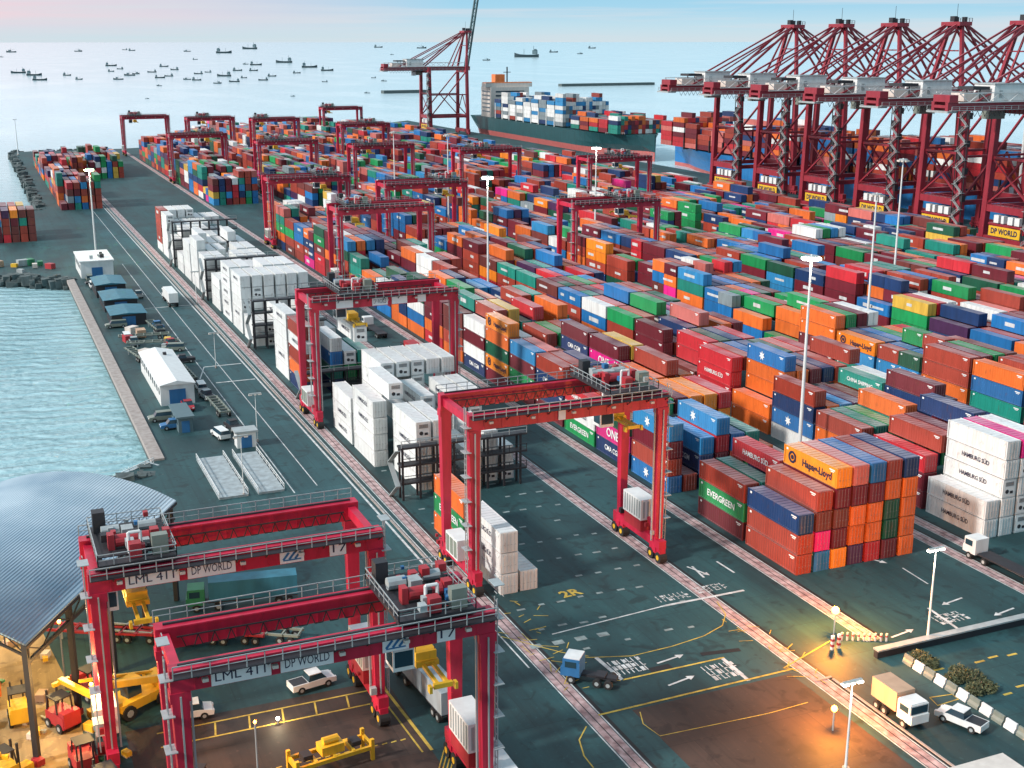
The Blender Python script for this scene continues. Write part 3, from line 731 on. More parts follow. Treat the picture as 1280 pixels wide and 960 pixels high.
def far_box(u):
    x, y, z = u[5], u[6], u[4]*PT; ln = (L40 if u[8] == 40 else L20)/2
    c = C[u[7]]; j = rnd.uniform(.95,1.35) if u[7] != 'white' else 1.05; c = tuple(v*j for v in c)
    fm_.box(x-W_/2, y-ln, z, x+W_/2, y+ln, z+H_, c=c, bottom=False)
    if u[0] < 420 and u[11]:
        fm_.box(x-.03, y-ln-.03, z+.1, x+.03, y-ln, z+H_-.1, c=tuple(v*.3 for v in c), bottom=False)
    if u[0] < 520 and u[10] and rnd.random() < .45 and u[7] != 'white':   # pale painted marks on the long side
        s = rnd.uniform(.8,2.6); o = rnd.uniform(-1.5,1.5); hz = rnd.uniform(.25,.5)
        fm_.box(x-W_/2-.02, y+o-s, z+1.45-hz, x-W_/2, y+o+s, z+1.45+hz, c=(.6,.62,.62), bottom=False)
for u in farr: far_box(u)

used = set()
def make_container(u, kind):
    dist, nm, bi, r_, t, x, y, c, ln, topx, lx, fx, half = u
    base = C[c]; j = rnd.uniform(1.0,1.35) if c != 'white' else rnd.uniform(1.0,1.12); colr = tuple(min(.86, v*j) for v in base)
    txt = side_text(c) if (lx and ln == 40 and (c in ('amber','magenta') or (c == 'green' and dist < 240) or rnd.random() < .55) and not (nm == 'B' and bi == 0 and r_ == 0) and dist < 330) else None
    if c in ('white','red') and nm != 'A' and dist > 250: txt = None
    bi = sum(1 for yy in {k2[1]: v2[1] for k2, v2 in STACKS.items() if k2[0] == nm}.values() if yy < STACKS[(nm,bi,r_)][1]-1)
    what = ('refrigerated container' if kind == 'reefer' else ('short container' if ln == 20 else 'container'))
    tier = 'ground' if t == 0 else ordw(t+1)
    rowtxt = 'leftmost row' if r_ == 0 else f'{ordw(r_+1)} row'
    hb = '' if half == 0 else (' front' if half == 1 else ' rear')
    lab = f"{CN[c]} {what}, {tier} tier, {rowtxt}{' from left' if r_ else ''}, {ordw(bi+1)}{hb} bay back, {BN[nm]}"
    name = 'refrigerated_container' if kind == 'reefer' else 'shipping_container'
    grp = 'refrigerated containers stacked in the yard' if kind == 'reefer' else 'shipping containers stacked in the yard'
    z = t*PT; dxj = rnd.uniform(-.05,.05)
    if dist > 330 and not txt and not fx:
        o = link(name, ME['s40'] if ln == 40 else ME['b20'], None, (x+dxj,y,z), color=colr); tag(o, lab, 'container', grp); return o
    T = thing(name, lab, 'container', (x+dxj,y+rnd.uniform(-.08,.08),z), 0, grp)
    link('body', ME['b%d' % ln], T, color=colr)
    if fx or half == 1 or topx:
        if kind == 'reefer' and ln == 40 and rnd.random() < .22:
            p = link('refrigeration_unit', ME['reefer_panel'], T); link('grille', ME['reefer_grille'], p)
        else:
            for s in (-1,1):
                dd = link('door', ME['d%d%d' % (ln,s)], T, color=colr)
                if dist < 300: link('lock_bar', ME['k%d%d' % (ln,s)], dd, color=tuple(v*.55+.07 for v in colr))
    if txt: link('lettering' if c not in ('blue','sky') else 'emblem', txt, T)
    return T
for u in near: make_container(u, 'dry')
for u in reef: make_container(u, 'reefer')

# ------------------------------------------------------------------ reefer racks
def rack(x0, x1, y, tiers, label):
    T = thing('reefer_rack', label, 'rack', (x0,y,0), 0, 'steel reefer racks between the white stacks')
    Wd = x1-x0; m = MB()
    for k in range(int(Wd/PR)+1):
        for yy in (-.8,.8): m.cbox(k*PR, yy, tiers*PT/2, .3, .3, tiers*PT)
    m.build('post', M['dark'], T)
    for t in range(1, tiers+1):
        z = t*PT
        MB().box(-.3,-1.0,z-.3,Wd+.3,1.0,z).build('walkway', M['dark'], T)
        MB().rail((-.2,-1,z),(Wd+.2,-1,z), 1.1, 2.87, .09).build('railing', M['steel'] if t == tiers else M['dark'], T)
    st = MB()
    for t in range(tiers):
        s = 1 if t % 2 else -1
        st.beam((-1.2,-s*2,t*PT),(-1.2,s*2,(t+1)*PT),.8,.12)
    st.build('stairs', M['steel'], T)
rack(57.6, 78.5, 178.6, 3, 'dark steel reefer rack in front of white stacks behind middle gantry crane')
rack(57.6, 78.5, 240.0, 2, 'dark reefer rack just under the far yard crane girder')
rack(57.6, 74.5, 287.6, 4, 'dark reefer rack at the near face of the tall white stack')
rack(57.6, 77.5, 349.5, 4, 'dark reefer rack at the centre of the white rows by the road')
rack(57.6, 77.5, 407.6, 5, 'farthest dark reefer rack beside the long quay road')

# ------------------------------------------------------------------ yard gantry crane
def rtg(label, cx, cy, trx, sprz, signs=True, simple=False, load=False, half=13.65, hgt=24.4, HY=5.2):
    T = thing('yard_gantry_crane', label, 'gantry crane', (cx,cy,0), 0, 'red rubber tyred gantry cranes over the yard')
    q = random.Random(int(cx*7+cy)); GT = hgt; GH = 2.1
    allm = {}
    def part(name, m, mat, parent=T):
        if simple:
            a = allm.setdefault(mat.name, [MB(), mat, name]); k = len(a[0].v); a[0].v += m.v
            for f, c, mi in zip(m.f, m.c, m.mi): a[0].face(tuple(i+k for i in f), c, mi)
            return None
        return m.build(name, mat, parent)
    for sy in (-1,1):
        m = MB(); y = sy*HY
        m.box(-half-.75, y-.55, GT-GH, half+.75, y+.55, GT)
        m.box(-half-.7, y-.75, GT-.12, half+.7, y+.75, GT+.03)
        for k in range(11): m.box(-half+1.2+k*2.5, y-.60, GT-GH+.05, -half+1.28+k*2.5, y+.60, GT-.14)
        part('girder', m, M['red'])
        r_ = MB().box(-half,y-.12,GT+.03,half,y+.12,GT+.22); part('trolley_rail', r_, M['dark'])
        yo = y+sy*1.15
        wk = MB().box(-half-.6, min(yo-.5,yo+.5), GT-.42, half+.6, max(yo-.5,yo+.5), GT-.34)
        for k in range(10): wk.beam((-half+1.5+k*2.9, y+sy*.5, GT-1.1),(-half+1.5+k*2.9, yo+sy*.35, GT-.45), .1,.1)
        part('walkway', wk, M['dark'])
        rl = MB(); rl.rail((-half-.6,yo+sy*.48,GT-.34),(half+.6,yo+sy*.48,GT-.34), 1.15, 1.5, .085)
        part('railing', rl, M['steel'])
    for sx in (-1,1):
        x = sx*half
        for sy in (-1,1):
            m = MB(); m.beam((x,sy*HY,3.0),(x,sy*HY,GT-GH),1.0,1.0,1.45,1.25)
            m.box(x-.85, sy*HY-.62, GT-GH-.9, x+.85, sy*HY+.62, GT-GH-.003)
            part('leg', m, M['red'])
        m = MB().box(x-.55,-HY-1.6,2.1,x+.55,HY+1.6,3.3); part('end_tie', MB().box(x-.4,-HY+.553,GT-1.6,x+.4,HY-.553,GT-.5), M['red'])
        m.beam((x,-HY,3.3),(x,-HY+2.6,5.4),.35,.35); m.beam((x,HY,3.3),(x,HY-2.6,5.4),.35,.35)
        part('sill_beam', m, M['red'])
        # bogies and wheels
        for sy in (-1,1):
            b = MB().box(x-.45, sy*(HY+.2)-1.5, 1.15, x+.45, sy*(HY+.2)+1.5, 2.1); b.box(x-.6,sy*(HY+.2)-.5,1.5,x+.6,sy*(HY+.2)+.5,2.15)
            part('bogie', b, M['red'])
            for dy in (-1.05,1.05):
                yy = sy*(HY+.2)+dy
                wm = MB().tube((x-.55,yy,.80),(x+.55,yy,.80),.80,14); wo = part('wheel', wm, M['rubber'])
                hb = MB().tube((x-.60,yy,.80),(x+.60,yy,.80),.36,10); part('hub', hb, M['yellow'], wo or T)
        # stair / cable ladder on the outer face
        ld = MB(); xo = x+sx*1.05
        for yy in (-HY-.3,-HY+.3): ld.beam((xo,yy,3),(xo,yy,GT+1),.1,.1)
        for k in range(26): ld.beam((xo,-HY-.3,3.4+k*.8),(xo,-HY+.3,3.4+k*.8),.07,.07)
        for k in range(1,7):
            z = 3+k*3.3; ld.box(xo-.5,-HY-.9,z,xo+.5,-HY+.7,z+.07)
        part('ladder', ld, M['steel'])
        cb = MB(); cb.beam((x-sx*.9,-HY,3),(x-sx*.9,-HY,GT-2),.18,.18); cb.beam((x,-HY-.75,3.4),(x,-HY-.75,GT-2.4),.14,.14)
        part('cable_tray', cb, M['steel'])
        if sx > 0:
            gb = MB().box(x-1.2,-2.6,5.0,x+1.2,2.6,8.0)
            part('generator_housing', gb, M['white'])
            gl = MB()
            for k in range(7): gl.box(x-1.26,-2.3+k*.7,5.3,x-1.2,-2.05+k*.7,7.8)
            for k in range(3): gl.box(x-.9+k*.7,-2.66,5.3,x-.6+k*.7,-2.6,7.7)
            part('louvre', gl, M['steel'])
            mm = MB().box(x-1.1,-2.4,3.3,x+1.1,2.4,4.9); part('fuel_tank', mm, M['redpart'])
        else:
            eb = MB().box(x-1.2,-2.2,3.3,x+1.0,2.2,6.2); part('electric_house', eb, M['white'])
            eb = MB()
            for k in range(3): eb.box(x-1.26,-1.9+k*1.4,3.6,x-1.2,-.9+k*1.4,5.9)
            part('cabinet_door', eb, M['greybox'])
        for k in range(14):
            a = q.uniform(-HY-1,HY+1); s = q.uniform(.25,.7); zz = q.uniform(3.3,4.6)
            mm = MB().cbox(x+q.uniform(-1.3,1.3),a,zz,s,s,s*1.2)
            part('junction_box', mm, [M['redpart'],M['steel'],M['dark'],M['redpart']][k % 4]) if k < 6 else None
    # trolley with its machinery
    tw = 3.6; tz = GT+.3
    m = MB(); m.box(trx-tw,-HY-.9,tz,trx+tw,-HY+.6,tz+.45); m.box(trx-tw,HY-.6,tz,trx+tw,HY+.9,tz+.45)
    for xx in (-tw+.3,-.6,.9,tw-.3): m.box(trx+xx-.25,-HY+.6,tz+.02,trx+xx+.25,HY-.6,tz+.42)
    tr = part('trolley', m, M['dark']); par = tr or T
    part('deck_plate', MB().box(trx-tw+.1,-3.4,tz+.46,trx+tw-.1,3.2,tz+.54), M['dark'], par)
    dm = MB().tube((trx-1.6,-1.5,tz+1.3),(trx+1.6,-1.5,tz+1.3),.62,14); dm.box(trx-2.3,-2,tz+.5,trx-1.7,-1,tz+2.1); dm.box(trx+1.7,-2,tz+.5,trx+2.5,-1,tz+2.1)
    part('hoist_drum', dm, M['redpart'], par)
    mt = MB().tube((trx-2.6,1.5,tz+1.2),(trx-.9,1.5,tz+1.2),.6,10); mt.tube((trx+1,2.2,tz+1.1),(trx+2.7,2.2,tz+1.1),.5,10); mt.cbox(trx-.2,.8,tz+1.1,1.1,1.4,1.2)
    part('motor', mt, M['steel'], par)
    part('cabinet', MB().box(trx+1.5,-4.5,tz+.5,trx+3.0,-3.5,tz+2.4), M['greybox'], par)
    part('cabinet', MB().box(trx-3.2,3.0,tz+.5,trx-2.0,4.3,tz+2.7), M['dark'], par)
    part('cabinet', MB().box(trx-.6,-4.6,tz+.5,trx+.5,-3.5,tz+1.9), M['redpart'], par)
    pp = MB(); pp.tube((trx-.5,-3.2,tz+.5),(trx-.5,-3.2,tz+2.6),.17,8); pp.tube((trx-.5,-3.2,tz+2.6),(trx+.6,-3.2,tz+2.6),.17,8); pp.tube((trx+.6,-3.2,tz+2.6),(trx+.6,-3.2,tz+1.6),.17,8)
    part('pipe', pp, M['white'], par)
    rl = MB()
    for a, b in (((-tw,-HY-.9),(tw,-HY-.9)),((-tw,HY+.9),(tw,HY+.9)),((-tw,-HY-.9),(-tw,HY+.9)),((tw,-HY-.9),(tw,HY+.9))): rl.rail((trx+a[0],a[1],tz+.45),(trx+b[0],b[1],tz+.45),1.1,1.3,.08)
    part('guard_rail', rl, M['steel'], par)
    for k in range(22):
        s = q.uniform(.25,.8)
        mm = MB().cbox(trx+q.uniform(-3.2,3.2), q.uniform(-4.6,4.6), tz+.6+s/2+q.uniform(0,.8), s, s*1.3, s)
        if k < 20: part('drive_unit', mm, [M['redpart'],M['steel'],M['dark'],M['blue'],M['redpart']][k % 5], par)
    # cabin
    cbx = trx-3.0
    part('operator_cabin', MB().box(cbx-1.0,-4.2,GT-4.4,cbx+1.0,-2.0,GT-1.9).box(cbx-.2,-3.3,GT-1.9,cbx+.2,-2.9,GT+.3), M['white'], par)
    part('cabin_window', MB().box(cbx-.85,-4.24,GT-4.0,cbx+.85,-4.2,GT-2.5).box(cbx-1.04,-4.0,GT-4.0,cbx-1.0,-2.3,GT-2.6), M['glass'], par)
    # spreader across the girders, lifting boxes that lie along Y
    sp_ = MB(); z = sprz
    sp_.box(trx-1.1,-2.0,z,trx+1.1,2.0,z+.5)
    for s in (-1,1):
        sp_.box(trx-.9,s*6.0-.2,z-.05,trx+.9,s*6.0+.2,z+.4)
        sp_.beam((trx+s*.45,-6,z+.22),(trx+s*.45,6,z+.22),.32,.34)
        for e in (-1,1): sp_.box(trx+e*1.2-.14,s*6.0-.3,z-.35,trx+e*1.2+.14,s*6.0+.3,z+.3)
    sp_.box(trx-1.0,-1.6,z+.5,trx+1.0,1.6,z+1.3)
    part('spreader', sp_, M['yellow'], par)
    hr = MB()
    for a in (-.9,.9):
        for b in (-1.3,1.3): hr.beam((trx+a,b,z+1.3),(trx+a*1.5,b*1.3,tz+.1),.05,.05)
    part('hoist_rope', hr, M['dark'], par)
    fc = MB(); yf = HY-1.0
    for k in range(18):
        xa = -half+1.4+k*1.45
        fc.beam((xa,yf,GT-.9),(xa+.36,yf,GT-1.9),.09,.09); fc.beam((xa+.36,yf,GT-1.9),(xa+1.09,yf,GT-1.9),.09,.09); fc.beam((xa+1.09,yf,GT-1.9),(xa+1.45,yf,GT-.9),.09,.09)
    fc.beam((-half+1,yf,GT-.85),(half-1,yf,GT-.85),.12,.12)
    part('festoon_cable', fc, M['dark'])
    lt = MB()
    for k in range(5): lt.cbox(-half+2+k*5.8, -HY-1.2, GT-1.0, .5, .4, .3)
    part('flood_lamp', lt, M['cream'])
    if signs:
        for (xc, wd, s, key) in signs:
            bd = part('sign_panel', MB().box(xc-wd/2,-HY-1.83,GT-2.0,xc+wd/2,-HY-1.75,GT-.5) if False else MB().box(xc-wd/2,-HY-.74,GT-GH+.12,xc+wd/2,-HY-.62,GT-.48), M['signwhite'])
            if s == '#':   # small emblem of slanted strokes
                em = MB(); zc = GT-GH/2-.2
                for kk in range(3): em.beam((xc-.9+kk*.6,-HY-.76,zc-.35),(xc-.3+kk*.6,-HY-.76,zc+.35),.03,.22)
                em.beam((xc-.9,-HY-.77,zc-.42),(xc+.9,-HY-.77,zc-.42),.03,.12); em.build('emblem', M['blue'], bd)
            elif s and not simple:
                me = xf_mesh(text_mesh(s, 1.2, M['signink'], 0.0, wd*.84), Matrix.Translation((xc,-HY-.76,GT-GH/2-.2)) @ FRONT)
                link('lettering', me, bd)
    if simple:
        one = MB(); mats = []
        for k, (m, mat, nm) in allm.items():
            n0 = len(one.v); one.v += m.v
            for f in m.f: one.face(tuple(i+n0 for i in f), None, len(mats))
            mats.append(mat)
        bpy.data.objects.remove(T)
        T = tag(one.build('yard_gantry_crane', mats, None, (cx,cy,0)), label, 'gantry crane', 'red rubber tyred gantry cranes over the yard')
    return T
SG = [(-8.6,5.0,'LML 411','a'),(-3.0,4.6,'DP WORLD','b'),(4.9,2.4,'#','c'),(9.6,1.7,'17','d')]
rtg('nearest red yard gantry crane at bottom left with its trolley at the right end', 25.2, 100.9, 8.8, 14.6, SG, hgt=20.3, HY=4.1)
rtg('second red yard gantry crane at left with its trolley parked at the left end', 20.7, 120.4, -9.8, 16.5, SG, hgt=21.8, HY=4.4)
rtg('red yard gantry crane in the picture centre with yellow spreader near its right legs', 69.05, 147.0, 9.0, 20.0, [(-1.5,1.0,'','x')])
rtg('red yard gantry crane straddling white stacks left of centre and holding a white container', 69.05, 226.5, -5.2, 19.0, [(-8,3.2,'','x'),(-1.2,3.0,'DP WORLD','b'),(2.6,3.0,'','c'),(7,1.6,'','d')])
# white box held by the spreader
u = [200,'A',0,0,0,69.05-5.2,226.5,'white',40,1,1,1,0]
o = make_container(u, 'reefer'); o.location = (63.85,226.5,19.0-.35-H_); o['label'] = 'white container hanging from the yellow spreader of the crane left of centre'
FAR = [(108.5,350,-8,'red yard gantry crane over the nearest stacks just above picture centre'),
       (108.5,437,6,'red yard gantry crane over colourful stacks in front of the white rows'),
       (139.9,404,8,'red yard gantry crane beyond the centre lamp mast with trolley at right'),
       (139.9,600,-5,'small red yard gantry crane left of centre behind the blue stacks'),
       (174.5,334,5,'red yard gantry crane right of centre standing beside the bright lamp mast'),
       (210.5,708,3,'small red yard gantry crane seen under the raised boom quay crane'),
       (243.5,462,2,'red yard gantry crane in front of the blue ship bow'),
       (105.2,832,-6,'farthest left red yard gantry crane standing alone against the sea'),
       (139.9,800,-4,'red yard gantry crane against the sea, second from the left'),
       (174.5,775,-8,'red yard gantry crane against the sea, third from the left'),
       (247.0,885,-9,'red yard gantry crane against the sea, fourth from the left'),
       (210.5,520,-4,'red yard gantry crane among distant stacks below the dark ship hull'),
       (108.5,660,5,'red yard gantry crane over the far end of the nearest stacks'),
       (174.5,560,-6,'red yard gantry crane among far stacks below the raised boom crane')]
for cx, cy, tx, lab in FAR: rtg(lab, cx, cy, tx, 19.5 if cy < 500 else 20.5, None, simple=cy > 480)

# ------------------------------------------------------------------ ship-to-shore cranes
def sts(label, cx, cy, raised=False):
    T = thing('quay_crane', label, 'quay crane', (cx,cy,0), 0, 'red ship-to-shore cranes lined up on the quay')
    LX, HY = 15.0, 11.0; GZ = 48.5; red = M['stsred']
    for sx in (-1,1):
        for sy in (-1,1):
            top = (sx*LX, sy*(HY-1.5), GZ+ (2 if sx < 0 else 2))
            MB().beam((sx*LX,sy*HY,3.2),top,2.3,2.2,2.0,2.0).build('leg', red, T)
            b = MB()
            for k in range(4): b.tube((sx*LX-.35,sy*(HY+.2)+(k-1.5)*1.9,.8),(sx*LX+.35,sy*(HY+.2)+(k-1.5)*1.9,.8),.55,10)
            b.box(sx*LX-.6,sy*HY-4,1.1,sx*LX+.6,sy*HY+4,2.0); b.build('bogie', red, T)
        MB().box(sx*LX-.95,-HY-3,2.0,sx*LX+.95,HY+3,4.2).build('sill_beam', red, T)
        MB().box(sx*LX-.9,-HY+.9,12.6,sx*LX+.9,HY-.9,15.0).build('portal_beam', red, T)
        m = MB().box(sx*LX-.8,-HY+2,GZ-2.4,sx*LX+.8,HY-2,GZ-.3); m.build('cross_beam', red, T)
    m = MB()
    for sy in (-1,1):
        m.beam((-LX,sy*HY*.97,13.8),(LX,sy*HY*.97,13.8),1.3,1.7)
        m.beam((-LX,sy*HY*.93,30),(LX,sy*HY*.93,30),.8,.8)
        m.beam((-LX,sy*HY*.97,14),(LX,sy*(HY-1.5),GZ-1),.75,.75)
        m.beam((LX,sy*HY*.97,14),(0,sy*HY*.95,30),.6,.6)
    for s in (-1,1):
        m.beam((-LX,s*(HY-.4),15),(-LX,0,23),.55,.55)
        m.beam((-LX,s*(HY-1),31),(-LX,0,23),.4,.4)
        m.beam((LX,s*(HY-.6),15),(LX,0,30),.5,.5)
    m.beam((-LX,-HY+.9,31),(-LX,HY-.9,31),.8,.8)
    m.build('brace', red, T)
    # back girder
    gd = MB()
    for sy in (-1,1):
        gd.box(-LX-34,sy*3.2-.65,GZ-.8,LX+5,sy*3.2+.65,GZ+2.0)
        gd.box(-LX-34,sy*3.2-.9,GZ+2.0,LX+5,sy*3.2+.9,GZ+2.15)
    for k in range(10): gd.box(-LX-34+k*5.8,-2.6,GZ+.3,-LX-33.3+k*5.8,2.6,GZ+1.2)
    gd.build('back_girder', red, T)
    tl = MB()
    for sy in (-1,1):
        for k in range(14):
            xa = -LX-31+k*4.2; za, zb_ = (GZ+2.1, GZ+5.0) if k % 2 else (GZ+5.0, GZ+2.1)
            if xa < LX: tl.beam((xa,sy*5.4,za),(xa+4.2,sy*5.4,zb_),.22,.22)
        tl.beam((-LX-31,sy*5.4,GZ+5.0),(LX,sy*5.4,GZ+5.0),.3,.3)
        tl.beam((-LX-31,sy*5.4,GZ+2.1),(LX,sy*5.4,GZ+2.1),.3,.3)
    tl.build('gantry_lattice', M['white'], T)
    MB().box(-LX-8,5.2,GZ-4.2,-LX-1,8.6,GZ-1.0).build('cable_reel_house', M['greybox'], T)
    wk = MB()
    for sy in (-1,1):
        wk.box(-LX-34,sy*5.2-.6,GZ-.5,LX+4,sy*5.2+.6,GZ-.35)
        wk.rail((-LX-34,sy*5.8,GZ-.35),(LX+4,sy*5.8,GZ-.35),1.2,3,.14)
    wk.box(-LX-35,-5,GZ-1.2,-LX-31,5,GZ-.6); wk.build('walkway', M['steel'], T)
    fs = MB()
    for k in range(16): 
        x = -LX-30+k*2.1; fs.beam((x,-6.2,GZ-.6),(x+1.0,-6.2,GZ-2.4),.12,.12); fs.beam((x+1.0,-6.2,GZ-2.4),(x+2.1,-6.2,GZ-.6),.12,.12)
    fs.build('festoon_cable', M['dark'], T)
    hz = GZ+2.3
    mh = MB().box(-LX-16,-4.6,hz,-LX-3,4.6,hz+5.2); h = mh.build('machinery_house', M['white'], T)
    MB().box(-LX-16.3,-4.9,hz+5.2,-LX-2.7,4.9,hz+5.6).box(-LX-14,-4.68,hz+1,-LX-12.6,-4.6,hz+3.4).build('roof', M['steel'], h)
    MB().box(-LX-27,-3,hz,-LX-20,3,hz+2.6).build('electric_house', M['cream'], T)
    MB().box(-LX-24,-3.6,hz+3.6,-LX-17,3.6,hz+4.6).beam((-LX-20.5,-3,hz),(-LX-20.5,-3,hz+4),.3,.3).beam((-LX-20.5,3,hz),(-LX-20.5,3,hz+4),.3,.3).build('service_crane', M['dark'], T)
    MB().box(-LX-33.5,-3.8,GZ+2.2,-LX-30,3.8,GZ+4.4).build('rope_sheave', red, T)
    # A-frame
    ax, aztop = LX+3.0, 76.5
    m = MB()
    for sy in (-1,1):
        m.beam((LX,sy*(HY-1.7),GZ+2),(ax,sy*3.0,aztop),1.5,1.5,1.2,1.2)
        m.beam((LX-10,sy*4.5,GZ+2),(ax-1,sy*2.4,aztop-1),.8,.8,.6,.6)
    m.beam((ax-2,-4.5,66),(ax-2,4.5,66),.5,.5)
    m.build('apex_frame', red, T)
    ap = MB().box(ax-3.0,-5.2,aztop-1.2,ax+3.0,5.2,aztop+.3)
    ap.build('apex_platform', red, T)
    MB().rail((ax-3,-5.2,aztop+.3),(ax+3,-5.2,aztop+.3),1.3,1.5,.15).cbox(ax-1.5,0,aztop+1.4,1.6,2.4,2).cbox(ax+1.6,2,aztop+1.2,1.2,1.6,1.8).cbox(ax+1.6,-2.5,aztop+1.2,1.2,1.6,1.8).beam((ax,0,aztop),(ax,0,aztop+7),.12,.12).build('apex_machinery', M['dark'], T)
    st = MB()
    for sy in (-1,1):
        st.beam((ax-1,sy*3,aztop),(-LX-22,sy*3.2,GZ+2),.62,.62)
        st.beam((ax-1,sy*3,aztop),(-LX-2,sy*3.2,GZ+2),.85,.85)
        st.beam((ax-1,sy*3,aztop-2),(-LX-12,sy*3.2,GZ+2),.5,.5)
    st.build('backstay', red, T)
    if not raised:
        bm_ = MB(); x0 = LX+6.2; x1 = LX+58
        for sy in (-1,1): bm_.box(x0,sy*3.0-.5,GZ,x1,sy*3.0+.5,GZ+1.9)
        for k in range(11): bm_.box(x0+k*5,-2.5,GZ+.3,x0+.6+k*5,2.5,GZ+1.1)
        bm_.build('boom', red, T)
        fs = MB()
        for sy in (-1,1):
            fs.beam((ax+1,sy*3,aztop),(x0+19,sy*3.0,GZ+2),.75,.75)
            fs.beam((ax+1,sy*3,aztop),(x1-6,sy*3.0,GZ+2),.62,.62)
            fs.beam((ax+1,sy*3,aztop),(x0+34,sy*3.0,GZ+2),.5,.5)
        fs.build('forestay', red, T)
        rl = MB()
        for sy in (-1,1): rl.rail((x0,sy*4.4,GZ),(x1,sy*4.4,GZ),1.2,4,.13)
        rl.build('railing', M['steel'], T)
    else:
        bm_ = MB(); an = R(80); L_ = 55; x0 = LX+3.4; dx, dz = math.cos(an), math.sin(an)
        for sy in (-1,1): bm_.beam((x0,sy*3,GZ+2),(x0+dx*L_,sy*3,GZ+2+dz*L_),1.0,1.9)
        for k in range(12): 
            p = (x0+dx*k*4.9, -2.6, GZ+3+dz*k*4.9); bm_.beam(p,(p[0],2.6,p[2]),.5,.5)
            if k < 11: bm_.beam((p[0],-2.6 if k%2 else 2.6,p[2]),(p[0]+dx*4.9, 2.6 if k%2 else -2.6,p[2]+dz*4.9),.3,.3)
        bm_.build('boom', M['hullgreen'], T)
        fs = MB()
        for sy in (-1,1): fs.beam((ax+1,sy*3,aztop),(x0+dx*24,sy*3,GZ+2+dz*24),.4,.4)
        fs.build('forestay', red, T)
    # trolley, cab, spreader
    tx = -LX-6 if raised else LX+20
    c = MB().box(tx-3,-4,GZ-1.2,tx+3,4,GZ-.1); tr = c.build('trolley', M['dark'], T)
    MB().box(tx-4.6,-1.4,GZ-4.4,tx-1.8,1.4,GZ-1.3).build('operator_cabin', M['white'], tr)
    # zigzag stair tower on the near landside leg
    sz = MB(); xs = -LX-1.9; k = 0; z = 3.0
    while z < GZ-3:
        s = 1 if k % 2 else -1; y0 = -HY
        sz.beam((xs,y0-s*1.9,z),(xs,y0+s*1.9,z+2.9),1.0,.16); sz.rail((xs-.5,y0-s*1.9,z),(xs-.5,y0+s*1.9,z+2.9),1.0,1.6,.1)
        sz.box(xs-.8,y0+s*1.9-.7,z+2.85,xs+.9,y0+s*1.9+.7,z+3.0)
        z += 2.9; k += 1
    sz.build('stair_tower', M['steel'], T)
    sz = MB().beam((xs,-HY-2.4,3),(xs,-HY-2.4,GZ-3),.25,.25).beam((xs,-HY+2.4,3),(xs,-HY+2.4,GZ-3),.25,.25)
    for kk in range(9): sz.cbox(xs+.8,-HY+(1.7 if kk%2 else -1.7),6+kk*4.8,1.3,1.6,2.2)
    sz.build('stair_landing', M['dark'], T)
    # sign on the landside sill and cabinets above it
    sp = MB().box(-LX-1.3,-7.2,4.6,-LX-1.1,7.2,8.0).build('sign_panel', M['yellow'], T)
    me = xf_mesh(text_mesh('DP WORLD', 2.6, M['signink'], 0.04, 12.2), Matrix.Translation((-LX-1.33,0,6.3)) @ SIDE); link('lettering', me, sp)
    wb = MB()
    for y0 in (-6.5,-3.4,0.6,3.0): wb.box(-LX-1.3,y0,9.2,-LX+.6,y0+(2.2 if y0 != 0.6 else 1.2),11.8)
    wb.build('electric_cabinet', M['white'], T)
    MB().box(-LX-1.0,-8,8.3,-LX+.8,8,8.9).rail((-LX-1.1,-9,15),(-LX-1.1,9,15),1.1,2,.12).build('platform', red, T)
    return T
oc = ['nearest','second nearest','third nearest','fourth nearest','fifth nearest','sixth and farthest']
for k, y in enumerate((328,362,398,434,469,505)):
    sts(f'{oc[k]} red quay crane of the row at right with lowered boom', 340.0+rnd.uniform(-.2,.2), y)
sts('lone red quay crane at top centre with its boom raised upright', 340.0, 925, True)

# ------------------------------------------------------------------ ships
def hull(m, xc, hw, ya, yb, deck, bow_at, zb=-3.0, sheer=3.5, mi=0, wl=3.0):
    """ya..yb along the berth; bow_at 'a' or 'b'"""
    n_ = 26; secs = []
    for i in range(n_+1):
        t = i/n_; y = ya+(yb-ya)*t; s = t if bow_at == 'a' else 1-t      # s=0 at bow
        full = 1-(1-min(1, s/.17))**2.0; fullw = 1-(1-min(1, max(0,s-.035)/.26))**2.2
        if s > .94: fullw *= 1-(s-.94)*6
        dz = deck+sheer*max(0, 1-s/.13)
        secs.append((y, hw*max(.03,full), hw*max(.01,fullw), dz))
    k = len(m.v)
    for (y, wd, ww, dz) in secs:
        m.v += [(xc-ww*.9,y,zb),(xc-ww,y,wl),(xc-(ww+(wd-ww)*.45),y,dz*.5),(xc-wd,y,dz),(xc+wd,y,dz),(xc+(ww+(wd-ww)*.45),y,dz*.5),(xc+ww,y,wl),(xc+ww*.9,y,zb)]
    for i in range(n_):
        a = k+i*8; b = a+8
        for j in range(7): m.face((a+j,a+j+1,b+j+1,b+j), None, 1 if j in (0,6) else mi)
    m.face(tuple(k+j for j in reversed(range(8)))); m.face(tuple(k+n_*8+j for j in range(8)))
    return secs
def ship_boxes(xc, hw, y0, y1, zb, tiers, pal, q):
    rows = int(hw*2/2.5)
    y = y0
    while y < y1:
        tb = q.uniform(*tiers)
        for r_ in range(rows):
            h = max(1, int(round(tb+q.uniform(-1.1,.6))))
            for t in range(h):
                if r_ > 0 and t < h-2 and y > y0+2: continue
                c = C[q.choice(pal)]; j = q.uniform(.8,1.15); c = tuple(v*j for v in c); x = xc-rows*1.25+r_*2.5
                fm_.box(x, y, zb+t*2.7, x+2.42, y+12.1, zb+t*2.7+2.6, c=c, bottom=False)
        y += 13.6
q = random.Random(5)
